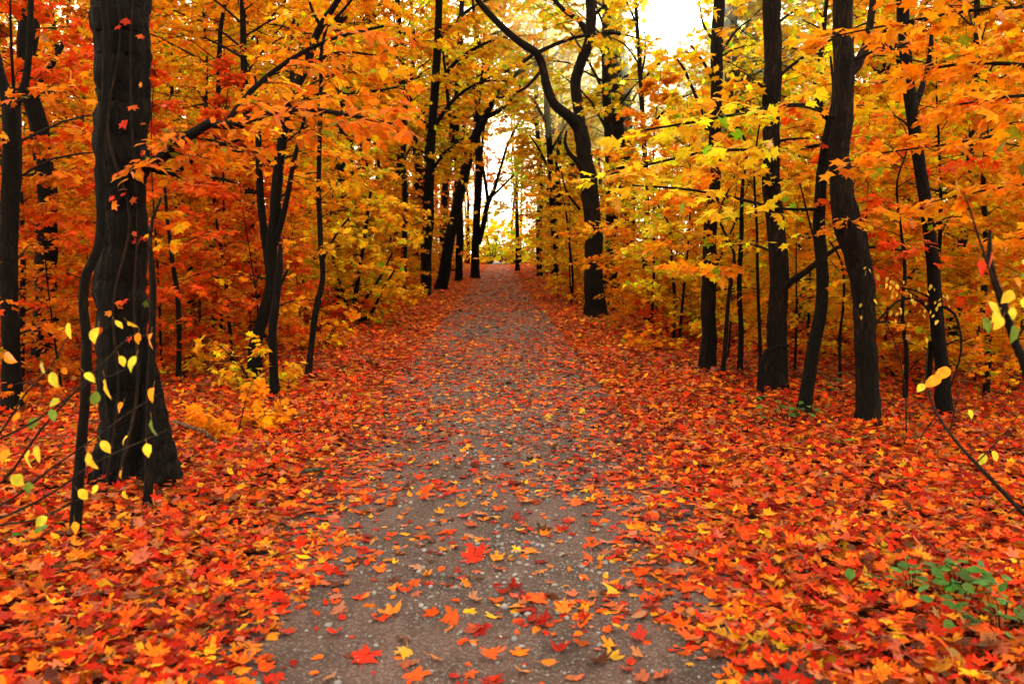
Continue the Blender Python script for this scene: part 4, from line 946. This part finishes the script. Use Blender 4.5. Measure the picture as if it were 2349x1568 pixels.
g = Geo(); tube(g, np.array([B, W(2430, 1260, 3.4), W(2350, 1180, 3.5), W(2270, 1095, 3.6), W(2200, 1020, 3.8), W(2150, 950, 4.0), (W(2125, 880, 4.1)), W(2128, 800, 4.2)]) - B, [.012, .011, .010, .009, .008, .007, .005, .003], 7, step=.06, rough=.08, rng=nl)
part('stem', g.mesh('stem', [M_TWIG]), root)
for q in ([(2180, 985, 3.9), (2200, 900, 3.9), (2232, 830, 4.0)], [(2240, 1060, 3.7), (2300, 1000, 3.8), (2350, 930, 3.9)], [(2150, 950, 4.0), (2120, 990, 4.0), (2098, 1040, 4.0)]):
    g = Geo(); tube(g, np.array([W(*p) for p in q]) - B, [.004, .003, .0015], 5, step=.06, rng=nl); part('twig', g.mesh('twig', [M_TWIG]), root)
for k, (u, v, s, c) in enumerate([(2160, 862, 46, LO), (2180, 845, 44, LO), (2120, 880, 24, LYG), (2260, 1040, 30, LYG), (2222, 940, 26, LY), (2276, 1035, 30, LY)]):
    p = W(u, v, 3.9); D = np.array([nl.normal(0, .8), 0, -.7]); U = np.array([0, -1., .8]); leaf_part(root, B, p, D, U, s / F * 4, np.array(c), seed=140 + k)

# pale leaved young plant in front of the bent trunk
d0 = gd(1992, 985) - .5; B = W(2080, 1000, d0); B[2] = ground_h(B[0], B[1])
root = thing('young_shrub', 'slender shoot with a spray of pale yellow leaves across the thick bent trunk', 'shrub', tuple(B))
g = Geo(); q = np.array([B, W(2075, 880, d0), W(2050, 780, d0), W(2010, 700, d0), W(1975, 660, d0)]) - B
tube(g, q, [.006, .005, .004, .003, .002], 6, step=.08, rng=nl); part('stem', g.mesh('stem', [M_TWIG]), root)
g = Geo(); n = 55; t = nl.uniform(0, 1, n); P = np.stack([W(1968 + 200 * a ** .8 + nl.normal(0, 14), 660 + 30 * a + nl.normal(14, 34), d0 + nl.normal(0, .1)) for a in t]) - B
put_leaves(g, OVAL, P, np.stack([nl.normal(0, .5, n), nl.normal(0, .3, n), -np.ones(n)], 1), np.stack([nl.normal(0, .5, n), -np.ones(n), np.ones(n)], 1), nl.uniform(.028, .052, n), np.array([.62, .40, .035]) * nl.uniform(.5, 1.1, (n, 1)), 0)
part('leaves', g.mesh('leaves', [M_LITTER]), root)

# little orange maple seedling near the thick trunk
B = G(545, 1000); B[2] = ground_h(B[0], B[1])
rs = np.random.default_rng(31); gT, gC, L = Geo(), Geo(), Leaves()
for a, e, l in ((1.2, 1.3, .50), (2.8, .9, .42), (.2, .8, .40), (4.2, 1.0, .34)):
    q = limb((0, 0, -.02), a, e, l, rs, 5, .4); tube(gT, q, .006 * np.linspace(1, .3, 6), 5, rng=rs); sprays(gC, L, q, .006, 7, .2, 5, .11, rs, t0=.3)
P, D, U, S = L.cat(); put_leaves(gC, MAPLE_FINE, P, D, U, S, tint(len(P), rs, (.85, 1.15), .2), 0, rng=rs)
root = thing('maple_seedling', 'knee high orange maple seedling right of the thick black trunk', 'seedling', tuple(B)); part('stem', gT.mesh('stem', [M_TWIG]), root); part('crown', gC.mesh('crown', [M_LEAF, M_TWIG]), root, ORA)

# green ground plants
def green_plant(u, v, n, spread, size, label, seed, c=GRN, hgt=.16, group=None):
    rr = np.random.default_rng(seed); B = G(u, v); B[2] = ground_h(B[0], B[1])
    root = thing('green_plant', label, 'plant', tuple(B), group=group); g = Geo(); gl = Geo()
    tip = np.stack([rr.normal(0, spread, n), rr.normal(0, spread * .8, n), rr.uniform(.4, 1, n) * hgt], 1)
    for p in tip[::2]: tube(g, np.array([[p[0] * .3, p[1] * .3, -.02], [p[0] * .7, p[1] * .7, p[2] * .8], p]), [.003, .0025, .0015], 4, rng=rr)
    a = rr.uniform(0, 6.28, n)
    put_leaves(gl, OVAL_FINE, tip, np.stack([np.cos(a), np.sin(a), rr.normal(0, .2, n)], 1), np.array([0, 0, 1.]) + rr.normal(0, .3, (n, 3)), size * rr.uniform(.7, 1.2, n), np.array(c) * rr.uniform(.6, 1.4, (n, 1)) * np.exp(rr.normal(0, .15, (n, 3))), 0, rng=rr)
    part('stem', g.mesh('stem', [M_TWIG]), root); part('leaves', gl.mesh('leaves', [M_LITTER]), root)
green_plant(2200, 1400, 46, .15, .075, 'dark green leafy plant among the leaves in the lower right corner', 1)
green_plant(2300, 1470, 34, .12, .075, 'small green plant nearest the bottom right corner', 2)
green_plant(2095, 1385, 16, .07, .06, 'little green sprig left of the large green plant at lower right', 3)
green_plant(1812, 975, 40, .14, .07, 'dark green low plant at the foot of the black leaning trunk', 4, hgt=.2)
green_plant(1905, 925, 14, .08, .07, 'sparse green seedling between the leaning trunk and the bent trunk', 5, hgt=.3)
green_plant(1990, 1030, 12, .09, .06, 'low green leaves in front of the thick bent trunk', 6, hgt=.1)
green_plant(2075, 1022, 12, .10, .06, 'low green leaves right of the foot of the thick bent trunk', 7, hgt=.1)
green_plant(1400, 745, 16, .16, .10, 'green leaves at the foot of the large forked tree', 8, hgt=.2)
green_plant(40, 1270, 10, .08, .07, 'dark green leaves low at the left edge', 9, hgt=.08)
green_plant(690, 795, 14, .22, .10, 'light green seedling left of the path beside the kinked sapling', 10, c=(.25, .34, .03), hgt=.5)
green_plant(1720, 935, 8, .08, .07, 'tiny green plant in front of the hooked stem', 12, hgt=.12)

# fallen wood
def stick(name, label, P, rad, mat, seed, lift=.02):
    rr = np.random.default_rng(seed); q = []
    for k, (u, v, *z) in enumerate(P):
        zz = z[0] if z else 0; p = W(u, v, gd(u, v, zz)); q.append(p + [0, 0, ground_h(p[0], p[1]) + lift])
    B = q[0].copy(); g = Geo(); tube(g, np.array(q) - B, rad, 8, step=.05, rough=.1, rng=rr)
    o = part(name, g.mesh(name, [mat])); o.location = tuple(B); tag(o, label, 'fallen branch')
stick('fallen_branch', 'brown broken branch sloping down from the thick trunk onto the leaves', [(398, 978, .18), (440, 992, .16), (468, 1000, .13), (490, 1018, .06), (514, 1042, .02)], [.012, .014, .016, .014, .010], M_DEAD, 1)
stick('fallen_branch', 'thin dark stick lying right of the thick trunk foot', [(396, 1068, .02), (430, 1062, .03), (470, 1054, .02)], [.008, .008, .005], M_BARK, 2)
stick('fallen_branch', 'pale green lichened stick on the leaf carpet left of the path', [(672, 1098), (700, 1086, .02), (725, 1082, .03), (752, 1080, .01)], [.012, .014, .012, .008], M_LICHEN, 3)
stick('fallen_branch', 'dark stick lying behind the leaves right of the large forked tree', [(1440, 775), (1480, 768, .03), (1520, 762)], [.03, .035, .02], M_BARK, 4)
stick('fallen_branch', 'short twig lying on the bare gravel in the foreground', [(1068, 1318), (1090, 1324), (1112, 1328)], [.006, .006, .004], M_DEAD, 5)

# ------------------------------------------------------------------ single fallen leaves on the path
LC = [('scarlet', (.66, .035, .010)), ('deep red', (.36, .020, .008)), ('red orange', (.72, .12, .010)), ('orange', (.82, .26, .014)), ('yellow', (.86, .52, .03)), ('tan', (.55, .27, .13)), ('brown', (.18, .075, .035)), ('pinkish', (.55, .20, .11))]
LT = []
rl = np.random.default_rng(9)
for i in range(12):
    g = Geo(); mp = i < 8
    put_leaves(g, MAPLE_FINE if mp else OVAL_FINE, np.array([[0, -.4, .02]]), np.array([[0, 1., rl.normal(0, .12)]]), np.array([[rl.normal(0, .2), rl.normal(0, .2), 1.]]), np.array([1.]), np.ones((1, 3)), 0, (-.9, .45), (-.2, .45), rl)
    st_ = np.array([[0, -.38, .02], [.03, -.6, .015], [.08, -.75, .04]]); tube(g, st_, [.018, .014, .012], 4, mat=0, rng=rl)
    LT.append(g.mesh('fallen_leaf', [M_FALLEN]))
named = [(1085, 1283, 0, 'maple', .135, .8, 'bright scarlet maple leaf standing up on the gravel left of the middle'), (1405, 1355, 4, 'maple', .10, 0, 'clear yellow maple leaf lying on the right half of the bare gravel'),
         (1232, 1437, 3, 'oval', .075, 0, 'round orange leaf alone on the gravel near the bottom middle'), (1200, 1536, 3, 'oval', .085, 0, 'round golden leaf at the bottom edge of the path'), (1415, 1442, 4, 'oval', .11, 0, 'long pale yellow leaf low on the right side of the path'),
         (1465, 1418, 5, 'oval', .105, 0, 'broad tan leaf near the right edge of the bare gravel'), (1125, 1500, 2, 'maple', .11, 0, 'red orange maple leaf near the bottom middle of the path'), (930, 1490, 4, 'maple', .10, 0, 'golden maple leaf low on the left side of the path'),
         (1240, 1370, 2, 'maple', .12, .3, 'curled red orange maple leaf on the gravel right of the middle'), (1290, 1395, 3, 'maple', .10, 0, 'orange maple leaf lying below the curled one right of the middle'), (1445, 1302, 4, 'oval', .06, 0, 'small yellow leaf by the right edge of the bare gravel'),
         (840, 1370, 3, 'oval', .07, 0, 'small round orange leaf on the left of the bare gravel'), (1435, 1535, 1, 'oval', .08, 0, 'dark red leaf by the bottom edge right of the middle'), (1405, 1500, 4, 'maple', .075, 0, 'small yellow maple leaf low on the right of the path'),
         (835, 1505, 0, 'maple', .13, .2, 'big red maple leaf low on the left of the path'), (950, 1545, 2, 'maple', .12, 0, 'large rusty maple leaf at the bottom edge left of the middle'), (1255, 955, 4, 'maple', .12, .2, 'yellow leaf on the path far ahead, right of the middle')]
FL = []
for u, v, ci, kd, s, tl, lab in named:
    FL.append((G(u, v), ci, kd, s * .76, tl, lab))
used = [f[0][:2] for f in FL]
for _ in range(4000):
    if len(FL) >= 190: break
    y = 2.45 + rl.uniform(0, 1) ** 1.5 * 6.5; x = float(path_c(y)) + rl.uniform(-.95, .95)
    u, v = proj((x, y, 0))
    if not (20 < u < 2330 and v < 1560): continue
    if any((x - a) ** 2 + (y - b) ** 2 < .095 ** 2 for a, b in used): continue
    used.append((x, y)); FL.append((np.array([x, y, 0]), int(rl.choice(8, p=[.16, .12, .22, .20, .08, .09, .06, .07])), 'maple' if rl.uniform() < .66 else 'oval', rl.uniform(.045, .085), 0, None))
bykey = defaultdict(list)
for i, f in enumerate(FL):
    if f[5]: continue
    u, v = proj(f[0]); q = (u - proj((float(path_c(f[0][1])), f[0][1], 0))[0]) / F * f[0][1]
    lr = 'left edge' if q < -.55 else 'left half' if q < -.15 else 'centre' if q < .15 else 'right half' if q < .55 else 'right edge'
    row = 'at the very front' if f[0][1] < 2.9 else 'near the front' if f[0][1] < 3.6 else 'a few steps ahead' if f[0][1] < 5 else 'well ahead' if f[0][1] < 7 else 'farther along'
    big = 'large' if f[3] > .073 else 'small' if f[3] < .056 else ''
    bykey[' '.join(f"{big} {LC[f[1]][0]} {f[2]} leaf at path's {lr}, {row}".split())].append((i, u))
FLAB = {}
OW = ['leftmost', 'second from left', 'third from left', 'fourth from left', 'fifth from left', 'sixth from left']
for k, l in bykey.items():
    l.sort(key=lambda t: t[1])
    for j, (i, u) in enumerate(l): FLAB[i] = k if len(l) == 1 else f"{k}, {OW[j]}"
for i, (p, ci, kd, s, tl, lab) in enumerate(FL):
    me = LT[rl.integers(0, 8) if kd == 'maple' else rl.integers(8, 12)]
    o = part('fallen_leaf', me, None, tuple(np.array(LC[ci][1]) * [.85, .75, .75] * rl.uniform(.8, 1.1)))
    o.location = (p[0], p[1], float(ground_h(p[0], p[1])) + .012 + tl * s * .35); o.rotation_euler = (tl + rl.normal(0, .12), rl.normal(0, .12), rl.uniform(-.6, .6) if tl else rl.uniform(0, 6.28)); o.scale = (s, s, s)
    tag(o, lab or FLAB[i], 'leaf', 'fallen leaves lying singly on the path')

# ------------------------------------------------------------------ sky, sun, added halo
sc = bpy.context.scene
w = bpy.data.worlds.new('World'); sc.world = w; w.use_nodes = True
nt = w.node_tree; nt.nodes.clear(); ns, ln = nt.nodes, nt.links
out = N(ns, 'ShaderNodeOutputWorld')
sky = N(ns, 'ShaderNodeTexSky', sky_type='NISHITA'); sky.sun_disc = False; sky.sun_elevation = SUN_EL; sky.sun_rotation = SUN_AZ
sky.air_density = 1.0; sky.dust_density = 2.5; sky.ozone_density = 1.0
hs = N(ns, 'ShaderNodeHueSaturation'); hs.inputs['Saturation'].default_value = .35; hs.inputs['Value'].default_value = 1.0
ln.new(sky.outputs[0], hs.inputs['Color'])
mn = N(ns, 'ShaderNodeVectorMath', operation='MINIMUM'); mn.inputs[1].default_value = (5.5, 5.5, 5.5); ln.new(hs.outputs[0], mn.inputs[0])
vl = N(ns, 'ShaderNodeVectorMath', operation='ADD'); vl.inputs[1].default_value = (25.5, 21.5, 15.0); ln.new(mn.outputs[0], vl.inputs[0])   # even warm veil added to the sky to brighten the whole wood
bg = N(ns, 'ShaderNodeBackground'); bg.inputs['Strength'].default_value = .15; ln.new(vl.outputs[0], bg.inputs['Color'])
# the veiled sun itself: a bright disc with its aureole in the sky
tc = N(ns, 'ShaderNodeTexCoord'); dp = N(ns, 'ShaderNodeVectorMath', operation='DOT_PRODUCT'); dp.inputs[1].default_value = tuple(SUN)
ln.new(tc.outputs['Generated'], dp.inputs[0])
mr = N(ns, 'ShaderNodeMapRange', interpolation_type='SMOOTHSTEP'); mr.inputs['From Min'].default_value = math.cos(math.radians(3.4)); mr.inputs['From Max'].default_value = math.cos(math.radians(1.2))
mr.inputs['To Min'].default_value = 0; mr.inputs['To Max'].default_value = 14
ln.new(dp.outputs['Value'], mr.inputs['Value'])
bg2 = N(ns, 'ShaderNodeBackground'); bg2.inputs['Color'].default_value = (1, .93, .72, 1); ln.new(mr.outputs[0], bg2.inputs['Strength'])
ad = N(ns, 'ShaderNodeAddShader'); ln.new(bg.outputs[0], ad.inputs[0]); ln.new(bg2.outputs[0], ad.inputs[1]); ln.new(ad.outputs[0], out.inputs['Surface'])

# tinted scatter volume added along the sun line to give the sun its halo
hm = bpy.data.materials.new('halo_scatter'); hm.use_nodes = True; hn = hm.node_tree.nodes; hn.clear()
ho = hn.new('ShaderNodeOutputMaterial'); hv = hn.new('ShaderNodeVolumeScatter'); hv.inputs['Density'].default_value = .014; hv.inputs['Anisotropy'].default_value = .82
hv.inputs['Color'].default_value = (1, .80, .34, 1); hm.node_tree.links.new(hv.outputs[0], ho.inputs['Volume'])
hc = hn.new('ShaderNodeTexCoord'); hs_ = hn.new('ShaderNodeVectorMath'); hs_.operation = 'MULTIPLY'; hs_.inputs[1].default_value = (1 / 7.5, 1 / 17, 1 / 7)
hl_ = hn.new('ShaderNodeVectorMath'); hl_.operation = 'LENGTH'; hr = hn.new('ShaderNodeMapRange'); hr.interpolation_type = 'SMOOTHSTEP'
hr.inputs['From Min'].default_value = 1.0; hr.inputs['From Max'].default_value = .1; hr.inputs['To Min'].default_value = 0; hr.inputs['To Max'].default_value = .11
for a_, b_ in ((hc.outputs['Object'], hs_.inputs[0]), (hs_.outputs[0], hl_.inputs[0]), (hl_.outputs['Value'], hr.inputs['Value']), (hr.outputs[0], hv.inputs['Density'])): hm.node_tree.links.new(a_, b_)
g = Geo(); th_ = np.linspace(0, PI, 17); ph_ = np.linspace(0, 2 * PI, 32, endpoint=False)
V = np.stack([np.sin(th_)[:, None] * np.cos(ph_), np.sin(th_)[:, None] * np.sin(ph_), np.cos(th_)[:, None] + 0 * ph_], -1).reshape(-1, 3) * [7.5, 17, 7]
i = np.arange(16)[:, None] * 32; j = np.arange(32)[None]; j2 = (j + 1) % 32
q = np.stack([i + j, i + j2 + 0, i + 32 + j2, i + 32 + j], -1).reshape(-1, 4)
g.add(V, np.concatenate([q[:, [0, 2, 1]], q[:, [0, 3, 2]]])); o = part('added_halo', g.mesh('added_halo', [hm])); o.location = tuple(CAM + SUN * 33); o.rotation_euler = (0, 0, -SUN_AZ)
tag(o, 'warm halo around the sun, an added volume between the tree tops', 'added_halo', kind='stuff')

sun = bpy.data.lights.new('sun', 'SUN'); sun.energy = 5.0; sun.angle = math.radians(4); sun.color = (1, .90, .70)
so = bpy.data.objects.new('sun', sun); C.objects.link(so)
from mathutils import Vector
so.rotation_euler = Vector(tuple(SUN)).to_track_quat('Z', 'Y').to_euler(); so.location = (20, 60, 40)

# ------------------------------------------------------------------ camera and render settings
cam = bpy.data.cameras.new('camera'); co = bpy.data.objects.new('camera', cam); C.objects.link(co)
co.location = tuple(CAM); co.rotation_euler = (PI / 2 - TH, 0, 0)
cam.sensor_width = 36; cam.lens = F / 2349 * 36; cam.clip_start = .1; cam.clip_end = 2000
cam.dof.use_dof = True; cam.dof.focus_distance = 9.0; cam.dof.aperture_fstop = 3.2
sc.camera = co
sc.render.engine = 'CYCLES'
cy = sc.cycles; cy.max_bounces = 5; cy.diffuse_bounces = 3; cy.glossy_bounces = 1; cy.transmission_bounces = 4; cy.transparent_max_bounces = 4; cy.volume_bounces = 0
cy.sample_clamp_indirect = 6; cy.use_denoising = True; cy.use_adaptive_sampling = True; cy.adaptive_threshold = .05; cy.caustics_reflective = False; cy.caustics_refractive = False
sc.view_settings.view_transform = 'Standard'; sc.view_settings.look = 'None'; sc.view_settings.exposure = 0
